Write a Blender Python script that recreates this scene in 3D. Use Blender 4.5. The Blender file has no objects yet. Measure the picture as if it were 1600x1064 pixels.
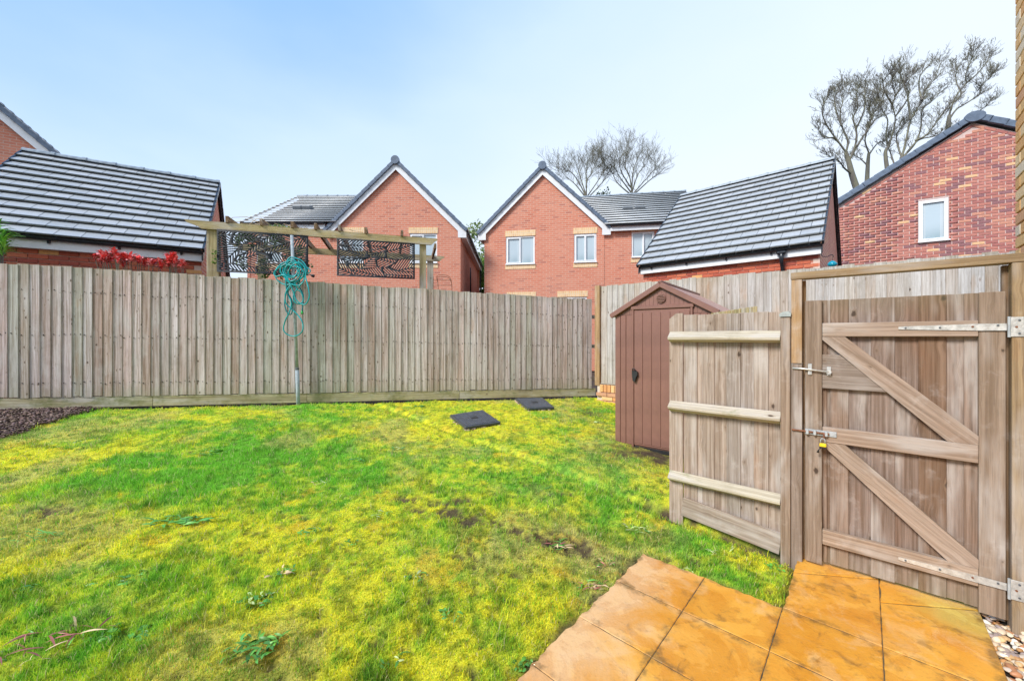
import bpy, bmesh, math, random
import numpy as np
from mathutils import Vector, Matrix, Euler

R = math.radians
random.seed(7)
rng = np.random.default_rng(11)
scene = bpy.context.scene
COL = scene.collection

# ------------------------------------------------------------------ camera
CAM_H, F = 1.55, 605.0            # eye height, focal length in photo pixels (1600 wide)
cam_data = bpy.data.cameras.new("camera")
cam = bpy.data.objects.new("camera", cam_data)
COL.objects.link(cam)
cam.location = (0, 0, CAM_H)
cam.rotation_euler = (R(90), 0, 0)
cam_data.sensor_width = 36
cam_data.lens = 36 * F / 1600
cam_data.shift_y = -6 / 1600
cam_data.clip_start = 0.05
cam_data.clip_end = 2000
scene.camera = cam

# ------------------------------------------------------------------ sky, sun, exposure
SUN_DIR = Vector((-0.66, -0.50, 0.68)).normalized()
world = bpy.data.worlds.new("World")
scene.world = world
world.use_nodes = True
wt = world.node_tree
wt.nodes.clear()
def wn(t, **kw):
    n = wt.nodes.new(t)
    for k, v in kw.items():
        setattr(n, k, v)
    return n
out = wn('ShaderNodeOutputWorld'); bg = wn('ShaderNodeBackground')
sky = wn('ShaderNodeTexSky', sky_type='NISHITA', sun_disc=False,
         sun_elevation=math.asin(SUN_DIR.z), sun_rotation=math.atan2(SUN_DIR.x, SUN_DIR.y))
bg.inputs['Strength'].default_value = 0.1
tc = wn('ShaderNodeTexCoord')
# overcast veil: thin high up on the left where the blue shows, dense towards the horizon
dot = wn('ShaderNodeVectorMath', operation='DOT_PRODUCT'); dot.inputs[1].default_value = (-0.36, 0.0, 0.93)
noi = wn('ShaderNodeTexNoise'); noi.inputs['Scale'].default_value = 1.6; noi.inputs['Detail'].default_value = 5; noi.inputs['Roughness'].default_value = .5
mapn = wn('ShaderNodeMapping'); mapn.inputs['Scale'].default_value = (1, 1, 2.2)
ma = wn('ShaderNodeMath', operation='MULTIPLY_ADD'); ma.inputs[1].default_value = 0.30; 
mr = wn('ShaderNodeMapRange'); mr.inputs['From Min'].default_value = 0.30; mr.inputs['From Max'].default_value = 1.06
mr.inputs['To Min'].default_value = 1.0; mr.inputs['To Max'].default_value = 0.0; mr.interpolation_type = 'SMOOTHSTEP'
ramp = wn('ShaderNodeValToRGB')
mix = wn('ShaderNodeMix', data_type='RGBA')
cr = ramp.color_ramp
cr.elements[0].position = 0.0; cr.elements[0].color = (0.13, 0.27, .54, 1)
cr.elements[1].position = 1.0; cr.elements[1].color = (0.455, 0.51, 0.58, 1)
e = cr.elements.new(0.5); e.color = (0.34, 0.435, .57, 1)
scl = wn('ShaderNodeVectorMath', operation='SCALE'); scl.inputs['Scale'].default_value = 10.4
wt.links.new(tc.outputs['Generated'], dot.inputs[0])
wt.links.new(tc.outputs['Generated'], mapn.inputs[0]); wt.links.new(mapn.outputs[0], noi.inputs['Vector'])
wt.links.new(noi.outputs['Fac'], ma.inputs[0]); wt.links.new(dot.outputs['Value'], ma.inputs[2])
wt.links.new(ma.outputs[0], mr.inputs['Value'])
wt.links.new(mr.outputs[0], ramp.inputs[0]); wt.links.new(ramp.outputs[0], scl.inputs[0])
wt.links.new(sky.outputs[0], mix.inputs['A']); wt.links.new(scl.outputs[0], mix.inputs['B'])
mix.inputs['Factor'].default_value = 0.95
wt.links.new(mix.outputs['Result'], bg.inputs['Color']); wt.links.new(bg.outputs[0], out.inputs[0])

sd = bpy.data.lights.new("sun", 'SUN'); sd.energy = 2.3; sd.angle = R(18); sd.color = (1.0, 0.96, 0.9)
so = bpy.data.objects.new("sun", sd); COL.objects.link(so)
so.rotation_euler = SUN_DIR.to_track_quat('Z', 'Y').to_euler(); so.location = (-8, -8, 20)

scene.render.engine = 'CYCLES'
vs = scene.view_settings
vs.view_transform = 'Standard'; vs.look = 'None'; vs.gamma = 1; vs.use_curve_mapping = False
vs.exposure = 1.0

# ------------------------------------------------------------------ survey helpers
def K(px): return (px - 800) / F
def along(o, d, px):
    """distance along a plan line (origin o, direction d) where the sight line px meets it"""
    k = K(px)
    return (k * o[1] - o[0]) / (d[0] - k * d[1])
def Z(py, D): return CAM_H + (526 - py) / F * D

# patio axes
U = (0.739, -0.674); V = (0.675, 0.738)
def uv(x, y): return x * U[0] + y * U[1], x * V[0] + y * V[1]
_det = U[0] * V[1] - U[1] * V[0]
def xy(u, v): return (u * V[1] - v * U[1]) / _det, (-u * V[0] + v * U[0]) / _det

def sdbox(u, v, u0, u1, v0, v1):
    du = np.maximum(u0 - u, u - u1); dv = np.maximum(v0 - v, v - v1)
    return np.hypot(np.maximum(du, 0), np.maximum(dv, 0)) + np.minimum(np.maximum(du, dv), 0)
def patio_sd(x, y):
    u = x * U[0] + y * U[1]; v = x * V[0] + y * V[1]
    return np.minimum(sdbox(u, v, -1.175, -.35, -3, 2.68), sdbox(u, v, -.36, .48, -3, 3.40))
def lawn_z(x, y):
    x = np.asarray(x, float); y = np.asarray(y, float)
    p = -0.05 - 0.048 * np.clip(x, -14, 6) + 0.06 * np.clip(y, -1, 9)
    d = patio_sd(x, y)
    t = np.clip((d - 0.02) / 0.9, 0, 1); t = t * t * (3 - 2 * t)
    return p * t + (-0.03) * (1 - t)
def ground_at(px, py):
    D = 4.0
    for _ in range(40):
        z = float(lawn_z(K(px) * D, D))
        D = 0.5 * D + 0.5 * (CAM_H - z) * F / (py - 526)
    return K(px) * D, D, float(lawn_z(K(px) * D, D))

def vnoise(x, y, s, seed=0):
    x = np.asarray(x) * s; y = np.asarray(y) * s
    xi = np.floor(x).astype(np.int64); yi = np.floor(y).astype(np.int64)
    fx = x - xi; fy = y - yi
    fx = fx * fx * (3 - 2 * fx); fy = fy * fy * (3 - 2 * fy)
    def h(a, b):
        n = (a * 374761393 + b * 668265263 + seed * 1442695041) & 0xffffffff
        n = ((n ^ (n >> 13)) * 1274126177) & 0xffffffff
        return ((n ^ (n >> 16)) & 0xffff) / 65535.0
    return (h(xi, yi) * (1 - fx) + h(xi + 1, yi) * fx) * (1 - fy) + (h(xi, yi + 1) * (1 - fx) + h(xi + 1, yi + 1) * fx) * fy
def fbm(x, y, s, seed=0, o=4):
    r = 0; a = .5; t = 0
    for i in range(o):
        r = r + a * vnoise(x, y, s * 2 ** i, seed + i * 17); t += a; a *= .55
    return r / t

# ------------------------------------------------------------------ materials
def new_mat(name):
    m = bpy.data.materials.new(name); m.use_nodes = True
    nt = m.node_tree; nt.nodes.clear()
    o = nt.nodes.new('ShaderNodeOutputMaterial'); b = nt.nodes.new('ShaderNodeBsdfPrincipled')
    nt.links.new(b.outputs[0], o.inputs[0])
    return m, nt, b
class G:
    def __init__(s, nt): s.nt = nt
    def n(s, t, ins=None, **kw):
        nd = s.nt.nodes.new(t)
        for k, v in kw.items(): setattr(nd, k, v)
        if ins:
            for k, v in ins.items():
                i = nd.inputs[k]
                if isinstance(v, bpy.types.NodeSocket): s.nt.links.new(v, i)
                else: i.default_value = v
        return nd
    def math(s, op, a, b=0.0, c=0.0, clamp=False):
        return s.n('ShaderNodeMath', {0: a, 1: b, 2: c}, operation=op, use_clamp=clamp).outputs[0]
    def mix(s, f, a, b, mode='MIX'):
        return s.n('ShaderNodeMix', {'Factor': f, 'A': a, 'B': b}, data_type='RGBA', blend_type=mode).outputs['Result']
    def noise(s, vec, scale, detail=3, rough=.55, dist=0):
        return s.n('ShaderNodeTexNoise', {'Vector': vec, 'Scale': scale, 'Detail': detail, 'Roughness': rough, 'Distortion': dist}).outputs['Fac']
    def rng(s, v, a, b, c=0.0, d=1.0):
        return s.n('ShaderNodeMapRange', {'Value': v, 'From Min': a, 'From Max': b, 'To Min': c, 'To Max': d}, interpolation_type='SMOOTHSTEP').outputs[0]
    def ramp(s, v, stops, interp='LINEAR'):
        r = s.n('ShaderNodeValToRGB', {0: v}); c = r.color_ramp; c.interpolation = interp
        while len(c.elements) < len(stops): c.elements.new(0.5)
        for el, (p, col) in zip(c.elements, stops):
            el.position = p; el.color = (*col, 1)
        return r.outputs[0]
    def vscale(s, vec, sc):
        return s.n('ShaderNodeVectorMath', {0: vec, 1: sc}, operation='MULTIPLY').outputs[0]
    def vadd(s, a, b):
        return s.n('ShaderNodeVectorMath', {0: a, 1: b}, operation='ADD').outputs[0]
    def bump(s, h, strength=.3, dist=.01):
        return s.n('ShaderNodeBump', {'Height': h, 'Strength': strength, 'Distance': dist}).outputs[0]

def c4(c): return (*c, 1.0)

def wood(name, tones, knot=0.5, grain=0.35, rough=.85, moss=0.0, light=1.0, kscale=11.0, algae=0.0, zb=.9):
    m, nt, b = new_mat(name); g = G(nt)
    obc = g.n('ShaderNodeTexCoord').outputs['Object']
    inf = g.n('ShaderNodeObjectInfo').outputs['Random']
    off = g.n('ShaderNodeCombineXYZ', {0: g.math('MULTIPLY', inf, 37.1), 1: g.math('MULTIPLY', inf, 91.7), 2: g.math('MULTIPLY', inf, 53.3)}).outputs[0]
    p = g.vadd(obc, off)
    # bend grain round the knots
    kn = g.n('ShaderNodeTexVoronoi', {'Vector': g.vscale(p, (kscale, kscale, kscale * .58)), 'Scale': 1.0, 'Randomness': 1.0}, feature='F1')
    kd = g.math('ADD', kn.outputs['Distance'], g.math('MULTIPLY', g.math('SUBTRACT', g.noise(g.vscale(p, (90, 90, 40)), 1.0, 3, .6), .5), .16))
    kd = g.math('ADD', kd, g.math('MULTIPLY', g.n('ShaderNodeSeparateColor', {0: kn.outputs['Color']}).outputs[1], .10))
    near = g.rng(kd, 0.0, 0.45, 1.0, 0.0)
    gp = g.vadd(g.vscale(p, (62, 62, 1.3)), g.n('ShaderNodeCombineXYZ', {0: g.math('MULTIPLY', near, .8), 1: 0.0, 2: 0.0}).outputs[0])
    gr = g.noise(gp, 1.0, 4, .65, .15)
    fine = g.noise(g.vscale(p, (260, 260, 9)), 1.0, 2, .6)
    blot = g.noise(g.vscale(p, (7, 7, 1.5)), 1.0, 3, .6)
    tone = g.ramp(inf, [(i / max(1, len(tones) - 1), t) for i, t in enumerate(tones)])
    col = g.mix(g.rng(gr, .3, .72), g.mix(1.0, tone, (1 - grain, 1 - grain * 1.15, 1 - grain * 1.3, 1), 'MULTIPLY'), g.mix(1.0, tone, (1.18 * light, 1.18 * light, 1.2 * light, 1), 'MULTIPLY'))
    col = g.mix(g.rng(blot, .48, .72, 0, .55), col, c4((.56, .53, .50)))
    col = g.mix(g.rng(blot, .42, .22, 0, .5), col, g.mix(1.0, col, (1.05, .78, .58, 1), 'MULTIPLY'))
    col = g.mix(g.rng(fine, .52, .75, 0, .4), col, c4((.16, .12, .095)))
    sel = g.math('GREATER_THAN', g.n('ShaderNodeSeparateColor', {0: kn.outputs['Color']}).outputs[0], 1 - knot)
    kf = g.math('MULTIPLY', g.rng(kd, .08, .18, .9, 0.0), sel)
    halo = g.math('MULTIPLY', g.rng(kd, .12, .30, .35, 0.0), sel)
    col = g.mix(halo, col, c4((.24, .16, .10)))
    col = g.mix(kf, col, c4((.055, .036, .026)))
    if moss > 0:
        mo = g.noise(g.vscale(p, (5, 5, 3)), 1.0, 5, .7)
        col = g.mix(g.rng(mo, .62 - moss * .3, .8 - moss * .2, 0, .75), col, c4((.15, .17, .045)))
    wp_ = g.n('ShaderNodeNewGeometry').outputs['Position']
    damp = g.noise(wp_, 2.3, 5, .7, .4)
    col = g.mix(g.rng(damp, .52, .72, 0, .42), col, g.mix(1.0, col, (.58, .56, .50, 1), 'MULTIPLY'))
    damp2 = g.noise(g.vadd(wp_, (7, 3, 5)), 6.0, 4, .7)
    col = g.mix(g.rng(damp2, .54, .78, 0, .30), col, c4((.62, .58, .55)))
    streak = g.noise(g.vscale(p, (26, 26, .7)), 1.0, 3, .6)
    col = g.mix(g.rng(streak, .52, .70, 0, .5), col, g.mix(1.0, col, (.62, .56, .50, 1), 'MULTIPLY'))
    if algae > 0:
        oz = g.n('ShaderNodeSeparateXYZ', {0: obc}).outputs[2]
        an = g.noise(g.vscale(p, (16, 16, 5)), 1.0, 4, .7)
        lo = g.rng(g.math('ADD', oz, g.math('MULTIPLY', an, .35)), -zb + .08, -zb + .42, algae, 0)
        hi = g.rng(g.math('SUBTRACT', oz, g.math('MULTIPLY', an, .22)), zb - .30, zb - .04, 0, algae * .8)
        col = g.mix(g.math('MAXIMUM', lo, hi), col, c4((.25, .25, .14)))
    nt.links.new(col, b.inputs['Base Color'])
    b.inputs['Roughness'].default_value = rough
    b.inputs['Specular IOR Level'].default_value = .25
    h = g.math('ADD', g.math('MULTIPLY', gr, .7), g.math('MULTIPLY', fine, .5))
    nt.links.new(g.bump(h, .45, .004), b.inputs['Normal'])
    return m

M = {}
M['fence'] = wood('weathered_fence_wood', [(.62, .495, .465), (.44, .375, .35), (.66, .58, .575), (.43, .425, .365), (.55, .41, .355), (.69, .63, .625), (.41, .30, .245), (.59, .52, .51), (.50, .43, .40)], knot=.85, grain=.46, kscale=15.0, algae=.42)
M['fence_grey'] = wood('silvered_fence_wood', [(0.504, 0.477, 0.450), (0.450, 0.427, 0.405), (0.486, 0.441, 0.387), (0.540, 0.522, 0.504), (0.432, 0.342, 0.261), (0.486, 0.468, 0.450)], knot=.32, grain=.30, kscale=13.0, algae=.3, zb=.94)
M['gravel_board'] = wood('mossy_gravel_board_wood', [(.42, .40, .22), (.48, .43, .27), (.44, .40, .24)], knot=.2, moss=.55)
M['panel'] = wood('panel_wood', [(0.392, 0.313, 0.248), (0.363, 0.323, 0.288), (0.441, 0.358, 0.294), (0.333, 0.259, 0.197), (0.402, 0.363, 0.334)], knot=.5, grain=.36)
M['gate'] = wood('gate_wood', [(0.230, 0.148, 0.097), (0.279, 0.230, 0.206), (0.271, 0.176, 0.113), (0.180, 0.131, 0.101), (0.254, 0.152, 0.088), (0.312, 0.267, 0.239)], knot=.5, grain=.42, algae=.25)
M['brace'] = wood('gate_brace_wood', [(0.378, 0.281, 0.211), (0.351, 0.276, 0.221), (0.396, 0.290, 0.206)], knot=.4, grain=.30)
M['stile'] = wood('gate_stile_wood', [(0.281, 0.215, 0.167), (0.260, 0.215, 0.180), (0.302, 0.228, 0.167)], knot=.35, grain=.34)
M['new_wood'] = wood('orange_treated_wood', [(.43, .275, .14), (.40, .27, .145)], knot=.3, grain=.3)
M['beam'] = wood('treated_beam_wood', [(0.342, 0.244, 0.128), (0.315, 0.225, 0.133)], knot=.3, grain=.35)
M['rail'] = wood('pale_rail_wood', [(.52, .48, .37), (.54, .49, .385)], knot=.3, grain=.28, moss=.12)
M['pergola'] = wood('pergola_wood', [(.52, .43, .22), (.46, .39, .21), (.56, .47, .27)], knot=.35, grain=.4, moss=.25)
M['rafter'] = wood('dark_rafter_wood', [(.20, .13, .075), (.24, .16, .09)], knot=.3, grain=.4, moss=.1)

def plain(name, col, rough=.5, metal=0.0, spec=.5, var=.12, scale=8, bump=0.0):
    m, nt, b = new_mat(name); g = G(nt)
    oc = g.n('ShaderNodeTexCoord').outputs['Object']
    n = g.noise(oc, scale, 5, .65)
    c = g.mix(g.rng(n, .3, .7), c4(tuple(x * (1 - var) for x in col)), c4(tuple(min(1, x * (1 + var)) for x in col)))
    nt.links.new(c, b.inputs['Base Color'])
    nt.links.new(g.rng(n, .3, .7, max(.05, rough - .08), min(1, rough + .08)), b.inputs['Roughness'])
    b.inputs['Metallic'].default_value = metal; b.inputs['Specular IOR Level'].default_value = spec
    if bump: nt.links.new(g.bump(g.noise(oc, scale * 6, 4), bump, .004), b.inputs['Normal'])
    return m
M['white'] = plain('white_plastic', (.80, .81, .82), .35, var=.04)
M['white_fascia'] = plain('white_fascia_paint', (.74, .76, .78), .45, var=.06, scale=3)
M['black_pl'] = plain('black_gutter_plastic', (.018, .022, .028), .28)
M['slate'] = plain('blue_grey_verge_plastic', (.10, .135, .19), .5, var=.2)
M['lead'] = plain('dark_grey_metal', (.10, .11, .12), .5)
M['galv'] = plain('galvanised_steel', (.42, .45, .46), .5, metal=.15, var=.15, scale=30)
M['pole'] = plain('dull_blue_grey_steel', (.34, .39, .41), .7, metal=0.0, spec=.2, var=.2, scale=20)
M['zinc'] = plain('zinc_plated_steel', (.66, .66, .63), .38, metal=.55, var=.18, scale=40)
M['rust'] = plain('rusty_steel', (.22, .09, .045), .8, metal=.2, var=.4, scale=60)
M['rust_dark'] = plain('dark_nail_heads', (.05, .035, .03), .8)
M['yellow'] = plain('yellow_padlock_plastic', (.85, .58, .02), .4)
M['black'] = plain('black_plastic', (.02, .02, .022), .4)
M['blackmetal'] = plain('black_powder_coat', (.010, .014, .02), .6)
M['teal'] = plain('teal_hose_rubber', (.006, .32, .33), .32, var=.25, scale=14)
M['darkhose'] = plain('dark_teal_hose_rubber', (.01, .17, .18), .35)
M['green_pl'] = plain('green_plastic_connector', (.03, .42, .10), .4)
M['tealglass'] = plain('teal_glaze', (.005, .26, .36), .15)
M['capgrey'] = plain('lead_grey_cap', (.33, .37, .36), .6, var=.25, scale=20, bump=.3)
M['mortar_pale'] = plain('pale_mortar', (.60, .52, .44), .95, var=.12, scale=20, bump=.3)
M['mortar_grey'] = plain('pinkish_mortar', (.57, .43, .39), .95, var=.12, scale=20, bump=.3)
M['earth'] = plain('dark_earth', (.055, .042, .03), .95, var=.4, scale=6, bump=.6)
M['hollow'] = plain('dark_interior', (.02, .02, .02), .9)

def glass():
    m, nt, b = new_mat('window_glass'); g = G(nt)
    oc = g.n('ShaderNodeTexCoord').outputs['Object']
    n = g.noise(g.vscale(oc, (1, 1, .6)), 1.5, 2)
    s_ = g.n('ShaderNodeSeparateXYZ', {0: oc}).outputs
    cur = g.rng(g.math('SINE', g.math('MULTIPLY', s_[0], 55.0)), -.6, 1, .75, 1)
    base = g.mix(g.rng(g.math('ADD', s_[2], g.math('MULTIPLY', n, .5)), -.35, .25), c4((.22, .31, .34)), c4((.44, .53, .58)))  # reflection gradient painted into the pane colour, darker at the bottom
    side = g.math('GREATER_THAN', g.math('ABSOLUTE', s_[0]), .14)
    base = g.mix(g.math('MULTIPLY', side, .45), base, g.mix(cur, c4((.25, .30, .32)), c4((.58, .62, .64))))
    nt.links.new(base, b.inputs['Base Color'])
    b.inputs['Roughness'].default_value = .06; b.inputs['Specular IOR Level'].default_value = .9
    return m
M['glass'] = glass()

def brick_tex(name, c1, c2, c3, mortar, bw=.235, rh=.075, ms=.010, vertical=False):
    m, nt, b = new_mat(name); g = G(nt)
    oc = g.n('ShaderNodeTexCoord').outputs['Object']
    s = g.n('ShaderNodeSeparateXYZ', {0: oc}).outputs
    v = g.n('ShaderNodeCombineXYZ', {0: (s[2] if vertical else s[0]), 1: (s[0] if vertical else s[2]), 2: 0.0}).outputs[0]
    wob = g.n('ShaderNodeTexNoise', {'Vector': oc, 'Scale': 40.0, 'Detail': 2.0}).outputs['Color']
    v = g.vadd(v, g.vscale(g.vadd(wob, (-.5, -.5, -.5)), (.004, .004, 0)))
    br = g.n('ShaderNodeTexBrick', {'Vector': v, 'Color1': (0, 0, 0, 1), 'Color2': (1, 1, 1, 1), 'Mortar': (.5, .5, .5, 1), 'Scale': 1.0, 'Mortar Size': ms, 'Mortar Smooth': .2, 'Bias': 0.0, 'Brick Width': bw, 'Row Height': rh}, offset=0.0 if vertical else .5)
    rnd = g.n('ShaderNodeSeparateColor', {0: br.outputs['Color']}).outputs[0]
    col = g.ramp(rnd, [(0, c1), (.5, c2), (.85, c1), (1, c3)])
    n = g.noise(oc, 30.0, 4, .7); big = g.noise(oc, .8, 4, .6)
    col = g.mix(g.rng(n, .35, .7, 0, .4), col, g.mix(1.0, col, (.7, .7, .72, 1), 'MULTIPLY'))
    col = g.mix(g.rng(big, .35, .7, 0, .22), col, c4(mortar))
    col = g.mix(br.outputs['Fac'], col, c4(mortar))
    nt.links.new(col, b.inputs['Base Color']); b.inputs['Roughness'].default_value = .88
    h = g.math('SUBTRACT', g.math('MULTIPLY', n, .3), br.outputs['Fac'])
    nt.links.new(g.bump(h, .5, .008), b.inputs['Normal'])
    return m
M['brick_orange'] = brick_tex('orange_red_brickwork', (.60, .185, .105), (.67, .24, .145), (.44, .14, .095), (.60, .36, .27))
M['brick_mixed'] = brick_tex('mixed_red_brickwork', (.52, .15, .10), (.62, .22, .14), (.70, .36, .16), (.62, .46, .38))
M['brick_buff'] = brick_tex('buff_brickwork', (.74, .46, .22), (.80, .54, .28), (.60, .34, .18), (.66, .56, .44))
M['lintel'] = brick_tex('buff_soldier_course', (.78, .50, .24), (.84, .58, .32), (.70, .42, .22), (.74, .60, .42), bw=.215, rh=.075, vertical=True)

def brick_piece(name, stops, attr=False):
    m, nt, b = new_mat(name); g = G(nt)
    oc = g.n('ShaderNodeTexCoord').outputs['Object']
    if attr: r = g.n('ShaderNodeAttribute', attribute_name='rnd').outputs['Fac']
    else: r = g.n('ShaderNodeObjectInfo').outputs['Random']
    p = g.vadd(oc, g.n('ShaderNodeCombineXYZ', {0: g.math('MULTIPLY', r, 31.0), 1: 0.0, 2: g.math('MULTIPLY', r, 17.0)}).outputs[0])
    col = g.ramp(r, stops, 'CONSTANT')
    n = g.noise(p, 38.0, 4, .7); n2 = g.noise(p, 9.0, 3, .6)
    col = g.mix(g.rng(n, .35, .75, 0, .5), col, g.mix(1.0, col, (.62, .62, .66, 1), 'MULTIPLY'))
    col = g.mix(g.rng(n2, .4, .7, 0, .35), col, g.mix(1.0, col, (1.25, 1.3, 1.3, 1), 'MULTIPLY'))
    nt.links.new(col, b.inputs['Base Color']); b.inputs['Roughness'].default_value = .85
    b.inputs['Specular IOR Level'].default_value = .3
    nt.links.new(g.bump(n, .5, .004), b.inputs['Normal'])
    return m
red_stops = [(0, (.47, .185, .145)), (.22, (.40, .15, .13)), (.36, (.52, .22, .17)), (.54, (.29, .135, .14)), (.68, (.50, .20, .16)), (.84, (.56, .26, .18)), (.93, (.72, .44, .24)), (.965, (.42, .17, .14))]
M['red_brick'] = brick_piece('red_multi_brick', red_stops)
M['red_brick_mass'] = brick_piece('red_multi_brick_joined', red_stops, True)
M['garage_brick'] = brick_piece('red_garage_brick', [(0, (.52, .13, .07)), (.3, (.42, .10, .06)), (.55, (.58, .17, .09)), (.85, (.75, .38, .15)), (.93, (.38, .09, .06))])
M['buff_brick'] = brick_piece('buff_brick_piece', [(0, (.80, .50, .22)), (.25, (.84, .60, .34)), (.45, (.76, .42, .17)), (.62, (.80, .66, .48)), (.78, (.70, .38, .2)), (.9, (.85, .66, .40))])
M['plinth_brick'] = brick_piece('plinth_brick_piece', [(0, (.72, .40, .17)), (.25, (.78, .48, .23)), (.5, (.66, .32, .13)), (.75, (.56, .30, .18))])

def tile_mat(name, attr=False, tint=1.0):
    m, nt, b = new_mat(name); g = G(nt)
    oc = g.n('ShaderNodeTexCoord').outputs['Object']
    r = g.n('ShaderNodeAttribute', attribute_name='rnd').outputs['Fac'] if attr else g.n('ShaderNodeObjectInfo').outputs['Random']
    p = g.vadd(oc, g.n('ShaderNodeCombineXYZ', {0: g.math('MULTIPLY', r, 31.0), 1: g.math('MULTIPLY', r, 13.0), 2: 0.0}).outputs[0])
    col = g.ramp(r, [(0, (.38 * tint, .395 * tint, .40 * tint)), (.5, (.42 * tint, .435 * tint, .44 * tint)), (1, (.47 * tint, .48 * tint, .485 * tint))])
    n = g.noise(p, 45.0, 4, .7); n2 = g.noise(p, 6.0, 4, .65)
    col = g.mix(g.rng(n, .4, .75, 0, .3), col, c4((.20, .21, .22)))
    col = g.mix(g.rng(n2, .58, .78, 0, .55), col, c4((.22, .22, .14)))
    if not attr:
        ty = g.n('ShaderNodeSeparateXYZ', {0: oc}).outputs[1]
        lip = g.rng(g.math('ADD', ty, g.math('MULTIPLY', g.math('SUBTRACT', n, .5), .05)), -.120, -.136, 0, .88)  # mossy grime on the lower edge, with the course's shade line painted in
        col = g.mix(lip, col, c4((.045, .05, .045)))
    nt.links.new(col, b.inputs['Base Color'])
    nt.links.new(g.rng(n2, .3, .7, .32, .5), b.inputs['Roughness'])
    b.inputs['Specular IOR Level'].default_value = .8
    nt.links.new(g.bump(n, .25, .003), b.inputs['Normal'])
    return m
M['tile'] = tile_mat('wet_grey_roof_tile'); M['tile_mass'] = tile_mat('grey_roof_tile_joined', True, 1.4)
M['ridge'] = plain('grey_ridge_tile', (.27, .31, .34), .45, var=.25, scale=12, bump=.2)

def slab_mat():
    m, nt, b = new_mat('riven_orange_paving'); g = G(nt)
    geo = g.n('ShaderNodeNewGeometry').outputs['Position']
    r = g.n('ShaderNodeObjectInfo').outputs['Random']
    big = g.noise(geo, 2.6, 5, .62, .8); mid = g.noise(geo, 9.0, 5, .68, .6); fine = g.noise(geo, 90.0, 3, .6)
    col = g.ramp(r, [(0, (.78, .37, .04)), (.5, (.81, .41, .06)), (1, (.75, .34, .045))])
    col = g.mix(g.rng(big, .42, .66, 0, .75), col, c4((.70, .29, .022)))
    pale = g.noise(g.vadd(geo, (5, 3, 0)), 3.2, 5, .7, 1.2)
    col = g.mix(g.rng(pale, .5, .66, 0, .55), col, c4((.82, .50, .20)))
    col = g.mix(g.rng(mid, .54, .70, 0, .6), col, c4((.30, .15, .035)))
    dark = g.noise(g.vadd(geo, (11, 7, 0)), 5.0, 6, .72, .5)
    col = g.mix(g.rng(dark, .57, .74, 0, .75), col, c4((.24, .13, .035)))
    # lichen bloom on the slab corner beside the gravel, pinkish sky glare painted on the lawn side
    d1 = g.n('ShaderNodeVectorMath', {0: geo, 1: (2.50, 2.13, 0)}, operation='DISTANCE').outputs['Value']
    col = g.mix(g.rng(g.math('ADD', d1, g.math('MULTIPLY', mid, .25)), .16, .42, .8, 0), col, c4((.62, .50, .12)))
    sx = g.n('ShaderNodeSeparateXYZ', {0: geo}).outputs
    uu = g.math('ADD', g.math('MULTIPLY', sx[0], U[0]), g.math('MULTIPLY', sx[1], U[1]))
    lf = g.rng(g.math('ADD', uu, g.math('MULTIPLY', g.math('SUBTRACT', big, .5), 1.2)), -1.2, -.72, .75, 0)
    col = g.mix(lf, col, c4((.76, .50, .27)))
    vv_ = g.math('ADD', g.math('MULTIPLY', sx[0], V[0]), g.math('MULTIPLY', sx[1], V[1]))
    ju = g.math('ABSOLUTE', g.math('SUBTRACT', g.math('FRACT', g.math('DIVIDE', g.math('ADD', uu, 1.175 - .205), .4125)), .5))
    jv = g.math('ABSOLUTE', g.math('SUBTRACT', g.math('FRACT', g.math('DIVIDE', g.math('ADD', vv_, -.19 - .2075), .415)), .5))
    jd = g.math('MINIMUM', ju, jv)
    jn = g.noise(g.vadd(geo, (4, 4, 0)), 6.0, 5, .7)
    jf = g.math('MULTIPLY', g.rng(g.math('SUBTRACT', jd, g.math('MULTIPLY', g.math('SUBTRACT', jn, .5), .3)), 0.0, .09, .75, 0), g.rng(jn, .42, .62))
    col = g.mix(jf, col, c4((.20, .12, .035)))
    col = g.mix(g.rng(fine, .5, .8, 0, .22), col, c4((.2, .1, .04)))
    nt.links.new(col, b.inputs['Base Color'])
    wet = g.noise(g.vadd(geo, (2, 9, 0)), 3.5, 4, .6, .6)
    wf = g.rng(wet, .47, .53)
    col = g.mix(g.math('MULTIPLY', g.math('SUBTRACT', 1.0, wf), .45), col, g.mix(1.0, col, (.80, .66, .5, 1), 'MULTIPLY'))
    nt.links.new(col, b.inputs['Base Color'])
    nt.links.new(g.math('ADD', g.math('MULTIPLY', wf, .42), .09), b.inputs['Roughness'])
    b.inputs['Specular IOR Level'].default_value = .45
    h = g.math('ADD', g.math('MULTIPLY', mid, 1.0), g.math('MULTIPLY', fine, .28))
    nt.links.new(g.bump(h, .35, .012), b.inputs['Normal'])
    return m
M['slab'] = slab_mat()

def shed_mat(name, col, rough=.42):
    m, nt, b = new_mat(name); g = G(nt)
    oc = g.n('ShaderNodeTexCoord').outputs['Object']
    n = g.noise(g.vscale(oc, (60, 60, 3)), 1.0, 3, .6); n2 = g.noise(oc, 3.0, 4, .6)
    c = g.mix(g.rng(n2, .3, .7), c4(tuple(x * .86 for x in col)), c4(tuple(x * 1.1 for x in col)))
    c = g.mix(g.rng(n, .5, .8, 0, .25), c, c4(tuple(x * .6 for x in col)))
    nt.links.new(c, b.inputs['Base Color']); b.inputs['Roughness'].default_value = rough
    nt.links.new(g.bump(n, .25, .002), b.inputs['Normal'])
    return m
M['shed'] = shed_mat('brown_shed_plastic', (.235, .112, .085))
M['shed_roof'] = shed_mat('brown_shed_roof_plastic', (.46, .25, .20), .36)

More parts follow.
